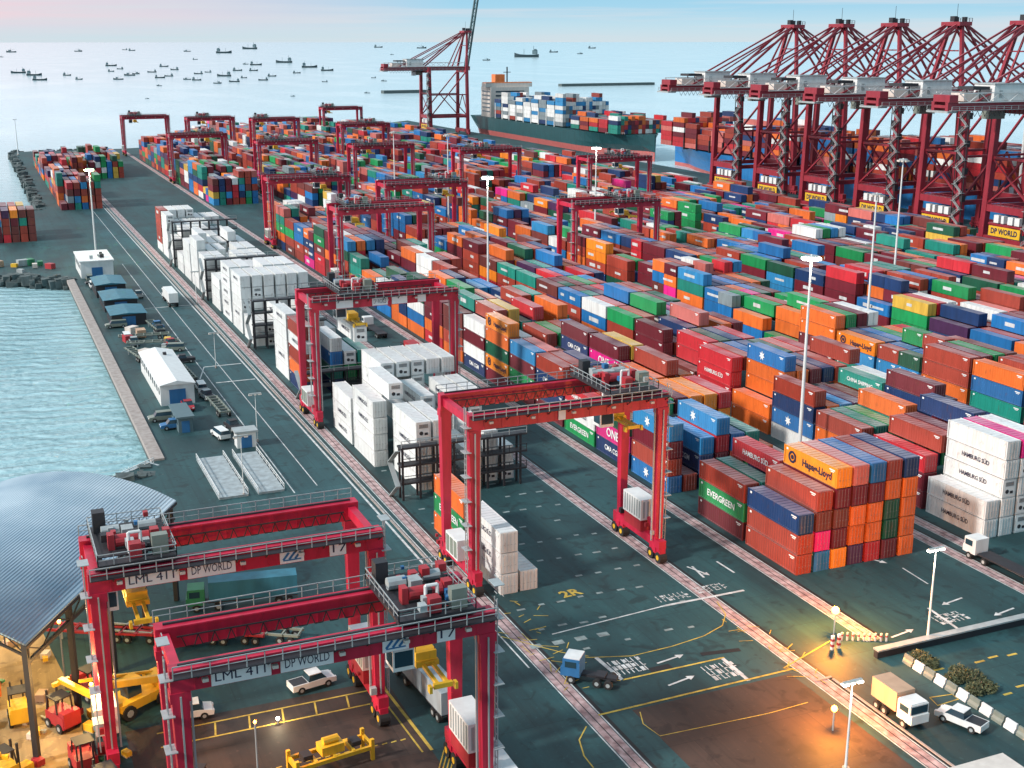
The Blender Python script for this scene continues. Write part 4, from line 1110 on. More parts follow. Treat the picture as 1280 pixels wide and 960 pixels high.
T = thing('container_ship', 'dark green container ship moored behind the stacks, bow pointing right', 'ship', (391,690,0))
m = MB(); hull(m, 0, 19, -2, 262, 12.5, 'a', sheer=1.0); m.build('hull', [M['hullgreen'],M['antifoul']], T)
MB().box(-17.5,2,14.02,17.5,250,14.5).build('deck', M['antifoul'], T) if False else None
s_ = MB().box(-16,226,12.5,16,246,35); so_ = s_.build('superstructure', M['cream'], T)
wm = MB()
for k in range(6): wm.box(-16.06,228,16+k*3,-16,244,17.2+k*3); wm.box(-12,225.94,16+k*3,12,226,17.2+k*3)
wm.build('window_band', M['glass'], so_)
MB().box(-19.5,228,35.01,19.5,236,38).build('bridge', M['cream'], T); MB().box(-19.5,228.5,38.01,19.5,235,38.6).build('bridge_roof', M['orange'], T)
MB().box(-4,246,12.5,4,254,44).build('funnel', M['orange'], T)
MB().beam((0,232,38.6),(0,232,50),.8,.8).beam((-3,232,46),(3,232,46),.5,.5).build('mast', M['dark'], T)
lb = MB()
for k in range(7,16):
    for xx in (-18.2,-9,0,9,17.6): lb.box(xx,14+k*13.2,12.6,xx+.6,14.7+k*13.2,24)
    lb.box(-18.2,14.1+k*13.2,18,18.2,14.6+k*13.2,18.6)
lb.build('lashing_bridge', M['white'], T)
MB().rail((-14,12,13.4),(-18,30,12.6),1.1,2,.12).build('bulwark_rail', M['steel'], T)
ship_boxes(391,18.4,690+15.2,690+80,13.4,(2.5,4.5),['rust','maroon','orange','white','navy','red','teal'],q)
ship_boxes(391,18.4,690+94.4,690+214,13.4,(5,7.4),['white','sky','grey','white','rust','navy','sky','white'],q)
T = thing('container_ship', 'blue hulled container ship loaded with red containers behind the quay cranes', 'ship', (392,240,0))
m = MB(); hull(m, 0, 20, 0, 425, 10.5, 'b', sheer=2.5, wl=-.5); m.build('hull', [M['hullblue'],M['antifoul']], T)
s_ = MB().box(-16,120,10.5,16,136,44); so_ = s_.build('superstructure', M['white'], T)
wm = MB()
for k in range(9): wm.box(-16.06,122,13+k*3.2,-16,134,14.4+k*3.2); wm.box(-13,119.94,13+k*3.2,13,120,14.4+k*3.2)
wm.build('window_band', M['glass'], so_)
MB().box(-20,122,44,20,130,47).build('bridge', M['white'], T); MB().box(-4,60,10.5,4,70,38).build('funnel', M['blue'], T)
lb = MB()
for k in range(29): lb.box(-19.6,8+k*13.4,10.5,19.6,8.6+k*13.4,17)
lb.build('lashing_bridge', M['dark'], T)
ship_boxes(392,19.4,240+15,240+108,11.5,(5,7.5),['maroon','rust','navy','maroon','grey','blue','purple'],q)
ship_boxes(392,19.4,240+140,240+400,11.5,(4,6.5),['rust','red','maroon','rust','blue','orange','white','pink','navy'],q)

# anchored boats
def boat_parts(T, Lb, kind):
    m = MB(); hw = Lb*.12; dk = Lb*.12
    secs = [(-.5,.75,1.0),(-.3,1,.85),(0,1,.8),(.3,.85,.95),(.45,.4,1.3),(.5,.05,1.5)]; k = 0
    for s, wd, hz in secs: m.v += [(s*Lb,-hw*wd,dk*hz),(s*Lb,-hw*wd*.7,-.5),(s*Lb,hw*wd*.7,-.5),(s*Lb,hw*wd,dk*hz)]
    for i in range(5):
        a = i*4
        for j in range(3): m.face((a+j+4,a+j+1+4,a+j+1,a+j))
        m.face((a+7,a+4,a,a+3))
    m.face((0,1,2,3)); m.face((23,22,21,20))
    m.build('hull', M['boat'], T)
    if kind == 0:
        MB().box(-Lb*.44,-hw*.7,dk,-Lb*.26,hw*.7,dk+Lb*.16).box(-Lb*.40,-hw*.9,dk+Lb*.16,-Lb*.32,hw*.9,dk+Lb*.2).build('wheelhouse', M['hazeship'], T)
        MB().beam((Lb*.1,0,dk),(Lb*.1,0,dk+Lb*.2),Lb*.012,Lb*.012).beam((-Lb*.3,0,dk+Lb*.2),(-Lb*.3,0,dk+Lb*.32),Lb*.012,Lb*.012).build('mast', M['boat'], T)
    else:
        MB().box(Lb*.05,-hw*.6,dk,Lb*.25,hw*.6,dk+Lb*.13).build('wheelhouse', M['hazeship'], T)
        MB().beam((0,0,dk),(0,0,dk+Lb*.3),Lb*.014,Lb*.014).beam((0,0,dk+Lb*.08),(-Lb*.35,0,dk+Lb*.2),Lb*.012,Lb*.012).build('mast', M['boat'], T)
BO = [(14,64,10),(98,63,8),(156,61,5),(165,62,7),(234,63,7),(280,65,16),(312,60,16),(244,73,5),(2,70,4),(139,81,11),(150,85,7),(139,88,7),(23,90,14),(43,93,15),(50,99,14),(84,93,9),(99,98,8),
 (148,98,10),(162,93,11),(170,91,8),(190,89,9),(205,82,9),(218,86,9),(200,96,10),(211,94,9),(234,98,8),(246,99,10),(248,91,9),(260,89,7),(272,103,9),(280,94,15),(293,101,11),(297,87,10),(305,96,7),
 (199,106,6),(307,79,6),(320,80,12),(317,87,9),(329,99,10),(340,94,9),(355,77,17),(371,90,8),(387,83,16),(409,87,13),(406,101,6),(366,119,5),(473,58,9),(527,59,10),(467,96,5),(480,100,6),(459,115,6),
 (490,67,4),(184,122,4),(608,74,8),(658,70,26),(692,64,9),(725,66,6),(740,59,8)]
BO.sort()
for i, (px, py, ln) in enumerate(BO):
    x, y = g(px, py+1.5, -2.6); dist = math.hypot(x,y); Lb = ln*dist/F_PX*1.15
    lab = ('long low' if ln > 14 else 'tiny' if ln < 6 else 'small') + f' dark boat anchored offshore, {ordw(i+1)} of the anchored boats from the left'
    T = thing('anchored_boat', lab, 'boat', (x,y,-2.6), math.atan2(-math.sin(R(23.2)), math.cos(R(23.2)))*1.0+rnd.choice((0,math.pi))+rnd.uniform(-.3,.3), 'boats at anchor on the bay')
    boat_parts(T, Lb, 0 if rnd.random() < .6 or ln > 12 else 1)

# merged far boxes
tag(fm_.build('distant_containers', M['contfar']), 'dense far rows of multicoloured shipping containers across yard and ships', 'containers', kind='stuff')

# ------------------------------------------------------------------ light masts
def mast(label, x, y, h, lit=None, energy=0, style='ring', r=.35):
    T = thing('light_mast', label, 'lamp mast', (x,y,0), 0, 'tall light masts over the yard')
    MB().tube((0,0,0),(0,0,h),r,10,r*.45).build('pole', M['white'], T)
    m = MB().tube((0,0,0),(0,0,.5),r*2.4,10); m.build('base', M['concrete'], T)
    if style == 'ring':
        hd = MB().tube((0,0,h-.5),(0,0,h-.2),1.15,12); hd = hd.build('lamp_ring', M['steel'], T)
        lm = MB()
        for k in range(8):
            t = k*math.pi/4; lm.cbox(1.2*math.cos(t),1.2*math.sin(t),h-.7,.6,.6,.4)
        lm.build('lamp', lit or M['cream'], hd)
    else:
        hd = MB().box(-1.1,-.15,h-.1,1.1,.15,h+.12).build('lamp_arm', M['steel'], T)
        MB().cbox(-.85,0,h-.18,.6,.5,.16).cbox(.85,0,h-.18,.6,.5,.16).cbox(0,0,h-.18,.4,.4,.16).build('lamp', lit or M['cream'], hd)
    if energy:
        l = bpy.data.lights.new('mast_light', 'POINT'); l.energy = energy; l.color = (1,.95,.82); l.shadow_soft_size = 1.0
        link('mast_light', l, T, (0,0,h-1.6))
mast('tall white lamp mast rising behind the front block, lit', 124.2, 166.5, 36.5, M['lamp'], 4000)
mast('tall white lamp mast right of centre in front of quay cranes', 192.5, 235, 36)
mast('tallest white lamp mast beside the second quay crane leg', 226.5, 267, 40)
mast('brightly lit white lamp mast at the upper centre of the stacks', 124.2, 306, 36, M['lamp'], 9000)
mast('white lamp mast with lit head in front of the dark ship hull', 192.5, 378, 36, M['lamp'], 4000)
mast('slim far white lamp mast under the raised boom crane', 157.3, 425, 38)
mast('slim far white lamp mast left of the raised boom crane', 157.3, 487, 35)
mast('lamp mast at left by the quay road with bright greenish light', 37.3, 448.5, 28.5, M['lampgreen'], 12000)
mast('lone slender mast on the far end of the left pier', 30, 860, 22, None, 0, 'arm')
mast('short lit lamp post on the paving right of the front block', 100.2, 106.9, 12.2, M['lamp'], 900, 'arm', .16)
mast('short lit lamp post at bottom right beside the striped barriers', 73.8, 88.2, 9.9, M['lamp'], 900, 'arm', .15)
for i, (px, py, h) in enumerate(((305,620,10),(270,460,8),(246,380,9),(322,552,9))):
    x, y = g(px, py); mast(('thin grey street lamp beside the left quay road near the ' + ('blue pads','white portal','low sheds','road kerb')[i]), x, y, h, None, 0, 'arm', .09)
def small_lamp(label, x, y, h, energy, r=.3, cl=(1,.34,.04), mat='sodium'):
    T = thing('yard_lamp', label, 'lamp', (x,y,0), 0, 'glowing low lamps around the yard')
    MB().tube((0,0,0),(0,0,h),.09,8).build('pole', M['steel'], T)
    bm = bmesh.new(); bmesh.ops.create_icosphere(bm, subdivisions=2, radius=r); me = bpy.data.meshes.new('lamp'); bm.to_mesh(me); bm.free(); me.materials.append(M[mat]); link('lamp', me, T, (0,0,h+r))
    l = bpy.data.lights.new('lamp_light', 'POINT'); l.energy = energy; l.color = cl; l.shadow_soft_size = r
    link('lamp_light', l, T, (0,0,h+r*2+.5))
small_lamp('glowing orange lamp above the gate posts in front of the stacks', 90.8, 112.6, 3.0, 21000, .5)
small_lamp('orange lamp on the brown apron at bottom right', 77.4, 95.0, 2.2, 10000, .34)
small_lamp('white lamp on the ground under the nearest yard crane', 24.1, 119.2, .5, 500, .2, (1,.8,.5), 'lamp')
small_lamp('warm lamp under the nearest yard crane beside the yellow lifting frame', 20, 110, 6, 2600, .16)
small_lamp('warm lamp on the sandy yard left of the shed columns', -6, 112, 9, 5000, .2, (1,.66,.25))
small_lamp('warm lamp under the arched blue roof', 4, 136, 8, 5500, .2, (1,.66,.25))
small_lamp('warm lamp deep inside the open arched shed', -4, 152, 8, 6000, .2, (1,.66,.25))
small_lamp('warm lamp behind the left legs of the nearest yard crane', 6, 122, 7, 3500, .2, (1,.6,.2))

# ------------------------------------------------------------------ arched shed
def shed():
    ang = math.atan2(155-121, 19.6-.3)     # direction of the eave
    T = thing('arched_shed', 'open shed with arched blue corrugated roof on dark posts', 'shed', (.3,121,0), ang)
    Ln, Wd, ez, rise = 40, 27, 13.2, 3.4     # local x along the eave, +y away to the left
    m = MB(); ns = 22
    rr = (Wd*Wd/4+rise*rise)/(2*rise)
    a0 = math.asin(Wd/2/rr)
    pr = []
    for i in range(ns+1):
        a = -a0+2*a0*i/ns; pr.append((Wd/2+rr*math.sin(a), ez+rise-rr+rr*math.cos(a)))
    k = len(m.v)
    for x in (0,Ln):
        for (y,z) in pr: m.v.append((x,y,z))
        for (y,z) in pr: m.v.append((x,y,z-.18))
    P = ns+1
    for i in range(ns):
        m.face((i,i+1,2*P+i+1,2*P+i)[::-1]); m.face((P+i,P+i+1,3*P+i+1,3*P+i))
        m.face((i,P+i,P+i+1,i+1)); m.face((2*P+i,2*P+i+1,3*P+i+1,3*P+i))
    m.face((0,2*P,3*P,P)); m.face((ns,P+ns,3*P+ns,2*P+ns))
    me = m.mesh('roof', M['roof'])
    for p in me.polygons: p.use_smooth = True
    link('roof', me, T)
    for x in (.4,9.8,19.2,28.6,38.5):
        for y in (.3,Wd-.3):
            MB().box(x-.28,y-.28,0,x+.28,y+.28,ez-.05).build('post', M['dark'], T)
        t = MB(); prev = None
        for i in range(0, ns+1, 2):
            y, z = pr[i]; t.beam((x,y,z-.3),(x,y,z-1.6),.12,.12)
            if prev: t.beam((x,prev[0],prev[1]-.35),(x,y,z-.35),.22,.22); t.beam((x,prev[0],prev[1]-1.6),(x,y,z-1.6),.22,.22); t.beam((x,prev[0],prev[1]-1.6),(x,y,z-.35),.1,.1)
            prev = (y,z)
        t.build('truss', M['dark'], T)
    e = MB().box(0,-.1,ez-.5,Ln,.2,ez-.2).box(.4,.1,ez-2.4,Ln-.5,.4,ez-2.0)
    for k_ in range(12): e.beam((.4+k_*3.2,.25,ez-2.2 if k_%2 else ez-.5),(3.6+k_*3.2,.25,ez-.5 if k_%2 else ez-2.2),.14,.14)
    e.build('eave_beam', M['dark'], T)
shed()

# ------------------------------------------------------------------ low buildings along the quay
def building(name, label, cat, x, y, sx, sy, h, wall, roof, rz=0, pitch=0.0, doors=1, clutter=0):
    T = thing(name, label, cat, (x,y,0), rz)
    MB().box(-sx/2,-sy/2,0,sx/2,sy/2,h).build('wall', wall, T)
    r_ = MB(); o = .35
    if pitch:
        k = 0; r_.v = [(-sx/2-o,-sy/2-o,h+.003),(sx/2+o,-sy/2-o,h+.003),(sx/2+o,sy/2+o,h+.003),(-sx/2-o,sy/2+o,h+.003),(0,-sy/2-o,h+pitch),(0,sy/2+o,h+pitch)]
        for f in ((0,4,5,3),(1,2,5,4),(0,1,4),(2,3,5),(3,2,1,0)): r_.face(f)
    else: r_.box(-sx/2-o,-sy/2-o,h+.003,sx/2+o,sy/2+o,h+.35)
    ro = r_.build('roof', roof, T)
    for k in range(clutter):
        s = rnd.uniform(.5,1.3); MB().cbox(rnd.uniform(-sx/3,sx/3),rnd.uniform(-sy/3,sy/3),h+.36+s/2,s,s*1.3,s).build('roof_vent', M['steel'] if k % 2 else M['dark'], ro)
    for k in range(doors):
        dw = min(3.2, sx*.55/doors); xx = (k-(doors-1)/2)*sx/max(1,doors)
        MB().box(xx-dw/2,-sy/2-.06,.02,xx+dw/2,-sy/2-.003,min(h*.8,3.2)).build('door', M['blue'], T)
    wn = MB()
    for k in range(int(sy/3)): wn.box(-sx/2-.05,-sy/2+1+k*3,h*.5,-sx/2-.003,-sy/2+2.3+k*3,h*.8)
    wn.build('window', M['glass'], T)
    return T
building('warehouse', 'long white metal shed with blue door on the quay left of the road', 'warehouse', 33.6, 262, 6.6, 30, 4.2, M['white'], M['white'], 0, .8, 1, 1)
building('office_building', 'white flat roofed office by the quay corner with roof machinery', 'building', 33.0, 408, 9.5, 20, 5, M['white'], M['white'], 0, 0, 1, 5)
building('storage_shed', 'low teal roofed shed nearest the white quay office', 'shed', 33.5, 372, 8, 14, 3.6, M['dark'], M['tealroof'], 0, .5)
building('storage_shed', 'low teal roofed shed in the middle of the quay group', 'shed', 33.8, 351, 8.5, 14, 3.2, M['dark'], M['tealroof'], 0, .4)
building('storage_shed', 'low teal shed nearest the white warehouse on the quay', 'shed', 33.6, 331, 8.5, 12, 3, M['dark'], M['tealroof'], 0, .4)
building('site_cabin', 'small blue grey cabin below the white warehouse', 'cabin', 32.0, 232, 2.6, 9, 2.8, M['hazeship'], M['hazeship'], 0, 0, 1)
building('site_cabin', 'small pale cabin by the road kerb above the blue pads', 'cabin', 40.5, 215.5, 3.4, 2.6, 2.8, M['white'], M['steel'], 0, 0, 1)
building('gate_office', 'pale flat roofed building cut off at the bottom right corner', 'building', 78.6, 71.6, 9, 12, 5.2, M['cream'], M['cream'], 0, 0, 1, 0)
for i, (xa, xb) in enumerate(((31.0,35.6),(37.2,41.4))):
    T = thing('weighbridge', f"pale blue weighbridge platform, {'left' if i == 0 else 'right'} one of the pair beside the road", 'weighbridge', ((xa+xb)/2,200,0))
    MB().box(-(xb-xa)/2,-10.5,0,(xb-xa)/2,10.5,.35).build('platform', M['palecon'], T)
    MB().rail((-(xb-xa)/2,-10.5,.35),(-(xb-xa)/2,10.5,.35),.9,2.6,.09).rail(((xb-xa)/2,-10.5,.35),((xb-xa)/2,10.5,.35),.9,2.6,.09).build('railing', M['white'], T)
T = thing('pontoon_ramp', 'grey ramp and pontoon at the inner corner of the quay', 'ramp', (20,208,0))
MB().beam((4,4,-.2),(-6,-2,-1.6),3.2,.5).box(-11,-6,-2.7,-4,2,-1.7).build('pontoon', M['palecon'], T)
MB().rail((4,4,0),(-6,-2,-1.4),1,1.5,.12).build('railing', M['white'], T)

# ------------------------------------------------------------------ vehicles and machines
def wheels(T, pts, r=.5, wd=.35):
    for (x,y) in pts:
        o = MB().tube((x-wd/2,y,r),(x+wd/2,y,r),r,12).build('wheel', M['rubber'], T)
        MB().tube((x-wd/2-.02,y,r),(x+wd/2+.02,y,r),r*.5,8).build('rim', M['steel'], o)
def pickup(label, x, y, rz, mat='white', van=False):
    T = thing('pickup_truck' if not van else 'van', label, 'pickup' if not van else 'van', (x,y,0), rz)
    m = MB(); hw = .95
    # body: nose at +y
    def prism(pts, w0, w1=None):
        w1 = w1 or w0; k = len(m.v)
        for (yy,zz) in pts: m.v.append((-w0,yy,zz))
        for (yy,zz) in pts: m.v.append((w0,yy,zz))
        n_ = len(pts); m.face(tuple(k+i for i in range(n_))); m.face(tuple(k+n_+i for i in reversed(range(n_))))
        for i in range(n_): j = (i+1) % n_; m.face((k+j,k+i,k+n_+i,k+n_+j))
    prism([(-2.6,.45),(-2.6,1.15),(-.6,1.15),(1.1,1.2),(2.5,1.02),(2.65,.75),(2.6,.45)], hw)
    m.build('body', M[mat], T)
    m = MB(); k = 0
    y0, y1, y2, y3 = (-.7,-.5,.9,1.5) if not van else (-2.5,-2.4,1.1,1.6)
    m.v = [(-.88,y0,1.16),(.88,y0,1.16),(-.74,y1,1.85),(.74,y1,1.85),(-.74,y2,1.85),(.74,y2,1.85),(-.88,y3,1.16),(.88,y3,1.16)]
    for f in ((0,1,3,2),(2,3,5,4),(4,5,7,6),(0,2,4,6),(1,7,5,3)): m.face(f)
    c = m.build('cab', M['glass'], T)
    MB().box(-.76,y1-.05,1.84,.76,y2+.05,1.92).build('cab_roof', M[mat], c)
    if not van: MB().box(-.8,-2.5,1.16,.8,-.8,1.18).build('load_bed', M['dark'], T)
    MB().box(-.85,2.6,.75,-.5,2.68,.95).build('headlight', M['signwhite'], T); MB().box(.5,2.6,.75,.85,2.68,.95).build('headlight', M['signwhite'], T)
    wheels(T, [(-.85,1.6),(.85,1.6),(-.85,-1.6),(.85,-1.6)], .42, .28)
    return T
def lorry(label, x, y, rz, cab='white', load=None, tlen=12.4, flat='dark', short=False):
    if short: return tractor(label, x, y, rz, cab)
    T = thing('lorry', label, 'lorry', (x,y,0), rz)
    m = MB().box(-1.2,5.0,.9,1.2,7.1,3.1).box(-1.15,7.1,.9,1.15,7.35,1.9); c = m.build('cab', M[cab], T)
    MB().box(-1.05,7.1,2.0,1.05,7.16,2.9).box(-1.24,5.6,2.0,-1.2,6.9,2.8).box(1.2,5.6,2.0,1.24,6.9,2.8).build('windscreen', M['glass'], c)
    MB().box(-.5,-6.6,.85,.5,7.0,1.1).box(-1.2,-6.6,1.1,1.2,4.6,1.3).build('chassis', M[flat], T)
    if load: MB().box(-1.22,-6.6,1.31,1.22,4.5,3.9).build('load', M[load], T)
    wheels(T, [(-1,6.1),(1,6.1),(-1,3.4),(1,3.4),(-1,-4.2),(1,-4.2),(-1,-5.5),(1,-5.5)], .52, .5)
    return T
def tractor(label, x, y, rz, cab, box=None):
    T = thing('lorry', label, 'lorry', (x,y,0), rz)
    c = MB().box(-1.2,.9,.9,1.2,2.9,3.0).box(-1.15,2.9,.9,1.15,3.15,1.9).build('cab', M[cab], T)
    MB().box(-1.05,2.9,2.0,1.05,2.96,2.85).box(-1.24,1.3,2.0,-1.2,2.6,2.7).box(1.2,1.3,2.0,1.24,2.6,2.7).build('windscreen', M['glass'], c)
    MB().box(-1.1,.95,3.003,1.1,2.8,3.12).build('cab_roof', M['white'], c)
    MB().box(-.5,-3.2,.8,.5,2.6,1.1).box(-.7,-1.9,1.1,.7,-.7,1.25).build('chassis', M['dark'], T)
    if box: MB().box(-1.2,-3.3,1.26,1.2,.7,3.5).build('load_box', M[box], T)
    wheels(T, [(-1,1.9),(1,1.9),(-1,-1.1),(1,-1.1),(-1,-2.4),(1,-2.4)], .5, .45)
    return T
def chassis_trailer(label, x, y, rz, mat='redpart'):
    T = thing('container_trailer', label, 'trailer', (x,y,0), rz, 'empty container trailers parked in the yard')
    m = MB()
    for s in (-1,1): m.box(s*.9-.12,-6,1.0,s*.9+.12,6,1.3)
    for k in range(7): m.box(-1.15,-5.9+k*1.95,1.05,1.15,-5.7+k*1.95,1.34)
    m.build('frame', M[mat], T); MB().box(-.9,3.4,0,-.7,3.6,1).box(.7,3.4,0,.9,3.6,1).build('landing_leg', M['steel'], T)
    wheels(T, [(-1,-3.6),(1,-3.6),(-1,-4.9),(1,-4.9)], .5, .45)
def reach_stacker(label, x, y, rz, mat='yellow'):
    T = thing('reach_stacker', label, 'reach stacker', (x,y,0), rz)
    MB().box(-1.6,-3.8,.9,1.6,2.6,1.9).box(-1.5,-4.2,1.0,1.5,-2.4,2.8).build('body', M[mat], T)
    c = MB().box(-.7,-.6,1.9,.7,1.1,3.7).build('cabin', M['glass'], T); MB().box(-.8,-.7,3.7,.8,1.2,3.85).build('cabin_roof', M[mat], c)
    MB().beam((-1.1,-3.4,2.7),(-1.1,5.6,5.4),.6,.7).beam((1.1,-3.4,2.7),(1.1,5.6,5.4),.3,.3).build('boom', M[mat], T)
    MB().box(-4.6,5.3,4.2,4.6,5.9,4.7).box(-4.7,4.6,4.0,-4.3,6.6,4.4).box(4.3,4.6,4.0,4.7,6.6,4.4).build('spreader', M[mat], T)
    wheels(T, [(-1.5,1.8),(1.5,1.8),(-1.4,-2.6),(1.4,-2.6)], .85, .7)
def forklift(label, x, y, rz, mat='yellow', s=1.0):
    T = thing('forklift', label, 'forklift', (x,y,0), rz, 'forklifts parked on the sandy yard'); T.scale = (s,s,s)
    MB().box(-.7,-1.4,.4,.7,.8,1.3).box(-.65,-1.5,.5,.65,-.9,1.6).build('body', M[mat], T)
    m = MB()
    for a in (-.6,.6):
        for b in (-.6,.7): m.beam((a,b,1.3),(a*.95,b*.8,2.3),.09,.09)
    m.box(-.62,-.6,2.3,.62,.65,2.38); m.build('overhead_guard', M['dark'], T)
    MB().box(-.45,.85,.1,-.33,1.0,2.6).box(.33,.85,.1,.45,1.0,2.6).build('lift_mast', M['dark'], T)
    MB().box(-.4,1.0,.12,-.25,2.1,.18).box(.25,1.0,.12,.4,2.1,.18).build('fork', M['steel'], T)
    wheels(T, [(-.65,.5),(.65,.5),(-.65,-.9),(.65,-.9)], .36, .26)
def lifting_frame(label, x, y, rz, mat='yellow'):
    T = thing('lifting_frame', label, 'spreader frame', (x,y,0), rz)
    m = MB()
    for s in (-1,1): m.box(-4.2,s*1.2-.15,1.2,4.2,s*1.2+.15,1.6)
    for k in range(5): m.box(-4.1+k*2.0,-1.2,1.15,-3.8+k*2.0,1.2,1.65)
    m.build('frame', M[mat], T)
    l = MB()
    for a in (-4,4):
        for b in (-1.2,1.2): l.box(a-.18,b-.18,0,a+.18,b+.18,2.3)
    l.build('corner_post', M[mat], T)
    MB().box(-1.2,-.8,1.66,1.2,.8,2.6).tube((-.8,0,2.9),(.8,0,2.9),.4,10).build('head_block', M[mat], T)
    MB().cbox(2.6,0,1.9,1,1.2,.5).cbox(-2.6,0,1.9,1,1.2,.5).build('motor', M['dark'], T)
pickup('small white van parked on the yellow bay lines behind crane sign', 15.6, 124.3, R(-95), 'white', True)
pickup('white pickup truck parked right of the white van under crane girder', 29.4, 125.6, R(-80))
lifting_frame('yellow lifting frame standing on the brown paving under nearest crane', 27.2, 109.4, R(8))
forklift('red forklift beside the left legs of the nearest crane', 13.6, 108.0, R(60), 'redpart', 1.6)
lorry('blue and white tractor lorry without trailer beside the runway strip', 58.6, 114.4, R(48), 'blue', short=True)
lorry('lorry with pale container driving between right legs of the nearest crane', 40.5, 100.5, R(0), 'white', 'white')
lorry('lorry with grey blue trailer waiting left of the pink runway strip', 40.6, 118.5, R(4), 'steel', 'palecon')
pickup('white pickup on the road by the striped barriers', 90.6, 90.6, R(20))
tractor('small lorry with beige box near the bottom right kerb', 85.6, 94.4, R(180), 'white', 'woodbox')
lorry('white lorry driving on the quay road near the teal sheds', 47.5, 350, R(0), 'white', 'white')
lorry('lorry with maroon container under the far yard crane right leg', 88.5, 262, R(0), 'dark', 'redpart')
lorry('empty lorry in the lane behind the far yard crane', 88.3, 292, R(0), 'white', None)
lorry('white lorry on the paving right of the front block', 124.4, 118.8, R(2), 'white')
for i, (x, y, a, mt) in enumerate(((8,148,60,'redpart'),(11.5,146,62,'redpart'),(15,144.5,58,'steel'),(18.5,143,60,'redpart'),(22,141.5,61,'redpart'),(26,140,58,'greybox'))):
    chassis_trailer(f"{'grey' if mt != 'redpart' else 'dull red'} empty container trailer, {ordw(i+1)} from left in the slanted row", x, y, R(a), mt)
q = random.Random(9)
MS = [(-3,119,'yellow'),(1,105,'yellow'),(-9,126,'redpart'),(3,128,'redpart'),(6,112,'yellow'),(-5,104,'orange'),(8,104,'yellow'),(-12,118,'yellow'),(4.5,118,'redpart'),(-1,131,'yellow'),(2,100,'yellow'),(6.5,133,'redpart')]
MN = {'yellow':'yellow','redpart':'dull red','orange':'orange'}
for i, (x, y, mt) in enumerate(sorted(MS, key=lambda m_: m_[0]/m_[1])):
    forklift(f"{MN[mt]} forklift on the sandy yard, {ordw(i+1)} forklift from the left edge", x, y, q.uniform(0,6), mt, 1.5)
reach_stacker('yellow reach stacker at the bottom left corner below the shed', 0.5, 110.5, R(70))
reach_stacker('yellow reach stacker between the two left crane legs', 10.5, 128.5, R(120))
reach_stacker('orange reach stacker in the shade of the arched shed', -6, 138, R(30), 'orange')
lorry('dark green lorry parked among trailers behind the second crane', 27, 150, R(80), 'green', 'tealroof')
CL = ['white','dark','blue','greybox','redpart','steel']; CLN = ['white','black','blue','olive grey','dull red','silver']
for i in range(22):
    x = 28.5+q.random()*12.5; y = [222,226,231,237,243,249,256,281,287,293,298,303,309,314,319,324,342,362,381,386,390,394][i]
    if 243 < y < 280: x = 39.6
    pickup(f"{CLN[i%6]} {'van' if i%3==0 else 'pickup'} parked on the quay left of the road, {ordw(i+1)} vehicle from the pads", x, y, R(q.choice((0,90,75,10,180))), CL[i%6], i % 3 == 0)
for i, (x, y, a) in enumerate(((36,300,80),(35,308,84),(39,318,5),(31,290,10),(40.3,240,2),(38.6,268,3))):
    chassis_trailer(f"grey container trailer left on the quay, {ordw(i+1)} of the quayside trailers", x, y, R(a), 'greybox')
# stacks of crates and dunnage on the sandy yard and quay
def crate(label, x, y, s, mat, cat='crate', name='crate'):
    T = thing(name, label, cat, (x,y,0), q.uniform(0,3), 'crates and drums standing on the left yard')
    MB().box(-s,-s*.7,.12,s,s*.7,s*1.3).build('box', M[mat], T)
    m = MB()
    for k in (-.8,0,.8): m.box(-s,k*s*.7-.08,0,s,k*s*.7+.08,.117)
    m.build('pallet', M['woodbox'], T)
cr = [('cream','cream'),('woodbox','beige'),('redpart','dull red'),('yellow','yellow'),('steel','grey'),('green','green')]
PL = [(cr[[0,1,2,3,3,4,5,2,3][i % 9]], q.uniform(.28,.8), q.uniform(-12,9), q.uniform(97,152)) for i in range(72)]
PL.sort(key=lambda p: p[2]/p[3])
cnt = {}
for (mt, nm), s, x, y in PL:
    cnt[nm] = cnt.get(nm, 0)+1
    crate(f'{nm} crate on the sandy ground by the shed, {ordw(cnt[nm])} such from left', x, y, s, mt)
for i in range(16):
    mt, nm = cr[(i*5+1) % 6]; s = q.uniform(.7,1.6); x = q.uniform(36,41); y = 286+i*2.6+q.uniform(-1,1)
    if i < 8: y = 284+i*4.5; x = q.uniform(29,41)
    else: x = q.uniform(5,22); y = q.uniform(414,430)
    crate(f"{nm} crate of goods {'between white warehouse and teal sheds' if i < 8 else 'near the rocky pier edge'}, {ordw(i%8+1)} one", x, y, s, mt)

# ------------------------------------------------------------------ kerbs, barriers, gate, shrubs
T = thing('boom_barrier_beam', 'long white topped low wall crossing the paving at lower right', 'wall', (92,106.3,0), 0)
MB().box(0,-.35,0,28,.35,.9).build('wall', M['dark'], T); MB().box(0,-.5,.903,28,.5,1.1).build('coping', M['steel'], T)
jb = MB(); pr = [(-.32,0),(.32,0),(.28,.25),(.12,.45),(.09,.85),(-.09,.85),(-.12,.45),(-.28,.25)]
n_ = len(pr)
for y in (-.75,.75):
    for (x,z) in pr: jb.v.append((x*1.3,y,z*1.2))
jb.face(tuple(range(n_))); jb.face(tuple(n_+i for i in reversed(range(n_))))
for i in range(n_): jb.face(((i+1)%n_, i, n_+i, n_+(i+1)%n_))
jme = jb.mesh('jersey_barrier', M['white']); jdm = jb.mesh('jersey_barrier', M['greybox'])
for i in range(20):
    o = link('jersey_barrier', jme if i % 2 else jdm, None, (94.6+.02*i,103.5-i*1.75,0))
    tag(o, f"{'white' if i % 2 else 'dark grey'} concrete traffic barrier, {ordw(i+1)} from the shrub end of the row", 'barrier', 'concrete traffic barriers in a row')
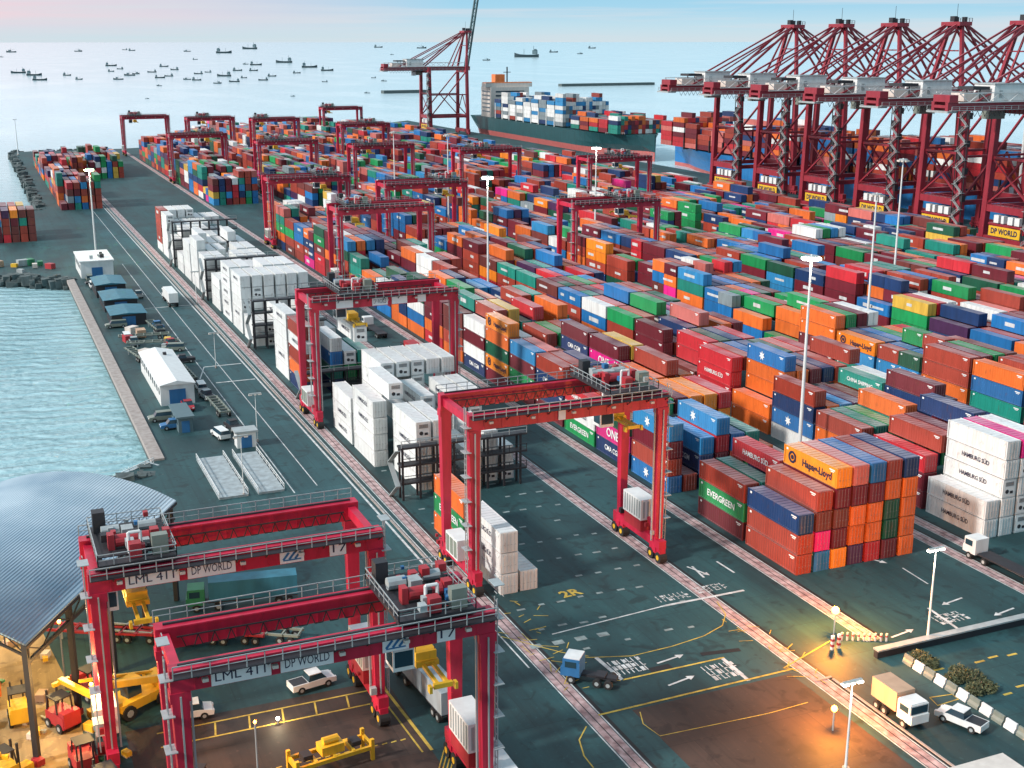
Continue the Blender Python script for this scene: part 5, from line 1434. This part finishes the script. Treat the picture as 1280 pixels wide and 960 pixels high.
for i in range(9):
    x, y = g(1052+i*7, 800+i*.2)
    T = thing('bollard', f'short striped bollard beside the orange lamp, {ordw(i+1)} from the left', 'bollard', (x,y,0), 0, 'bollards by the orange lamp')
    MB().tube((0,0,0),(0,0,1.0),.14,8).build('post', M['cream'], T); MB().tube((0,0,.55),(0,0,.75),.15,8).build('band', M['redpart'], T)
for i, (px, py) in enumerate(((1040,812),(1048,810))):
    x, y = g(px, py); T = thing('gate_post', f"{'left' if i == 0 else 'right'} red and white post under the orange lamp", 'gate post', (x,y,0), 0)
    MB().box(-.16,-.16,0,.16,.16,1.8).build('post', M['white'], T); MB().box(-.18,-.18,.4,.18,.18,.7).box(-.18,-.18,1.1,.18,.18,1.4).build('band', M['redpart'], T)
def shrub(label, x, y, s):
    T = thing('shrub', label, 'shrub', (x,y,0), 0, 'low dry shrubs at the end of the barriers')
    m = MB(); 
    for k in range(650):
        a = q.uniform(0,6.28); r_ = s*q.random()**.5; z = s*.9*q.random()*(1-(r_/s)**2*.6)+.1
        px, py = math.cos(a)*r_, math.sin(a)*r_; l = .27
        d1 = Vector((q.uniform(-1,1),q.uniform(-1,1),q.uniform(-1,1)))*l; d2 = Vector((q.uniform(-1,1),q.uniform(-1,1),q.uniform(-1,1)))*l
        k0 = len(m.v); p = Vector((px,py,z)); m.v += [tuple(p),tuple(p+d1),tuple(p+d2)]; m.face((k0,k0+1,k0+2))
    m.build('foliage', M['hedge'], T); st = MB()
    for k in range(5): st.beam((0,0,0),(q.uniform(-1,1)*s*.5,q.uniform(-1,1)*s*.5,s*.7),.05,.05)
    st.build('stem', M['woodbox'], T)
for i, (px, py, s) in enumerate(((1150,826,1.3),(1162,832,1.1),(1200,845,1.3),(1215,852,1.5),(1232,862,1.2),(1218,866,1.0),(1190,852,1.0))):
    x, y = g(px, py); shrub(f'low dry brown green shrub by the barrier row, {ordw(i+1)} from the gate', x, y, s)
# low kerbs of the bottom right road
tag(MB().box(84.1,75,.0,84.35,104,.13).box(82.2,104.3,0,84.35,104.6,.13).build('road_kerb', M['concrete']), kind='structure')
tag(MB().box(53.0,150,0,53.3,690,.13).build('quay_road_kerb', M['concrete']), kind='structure')
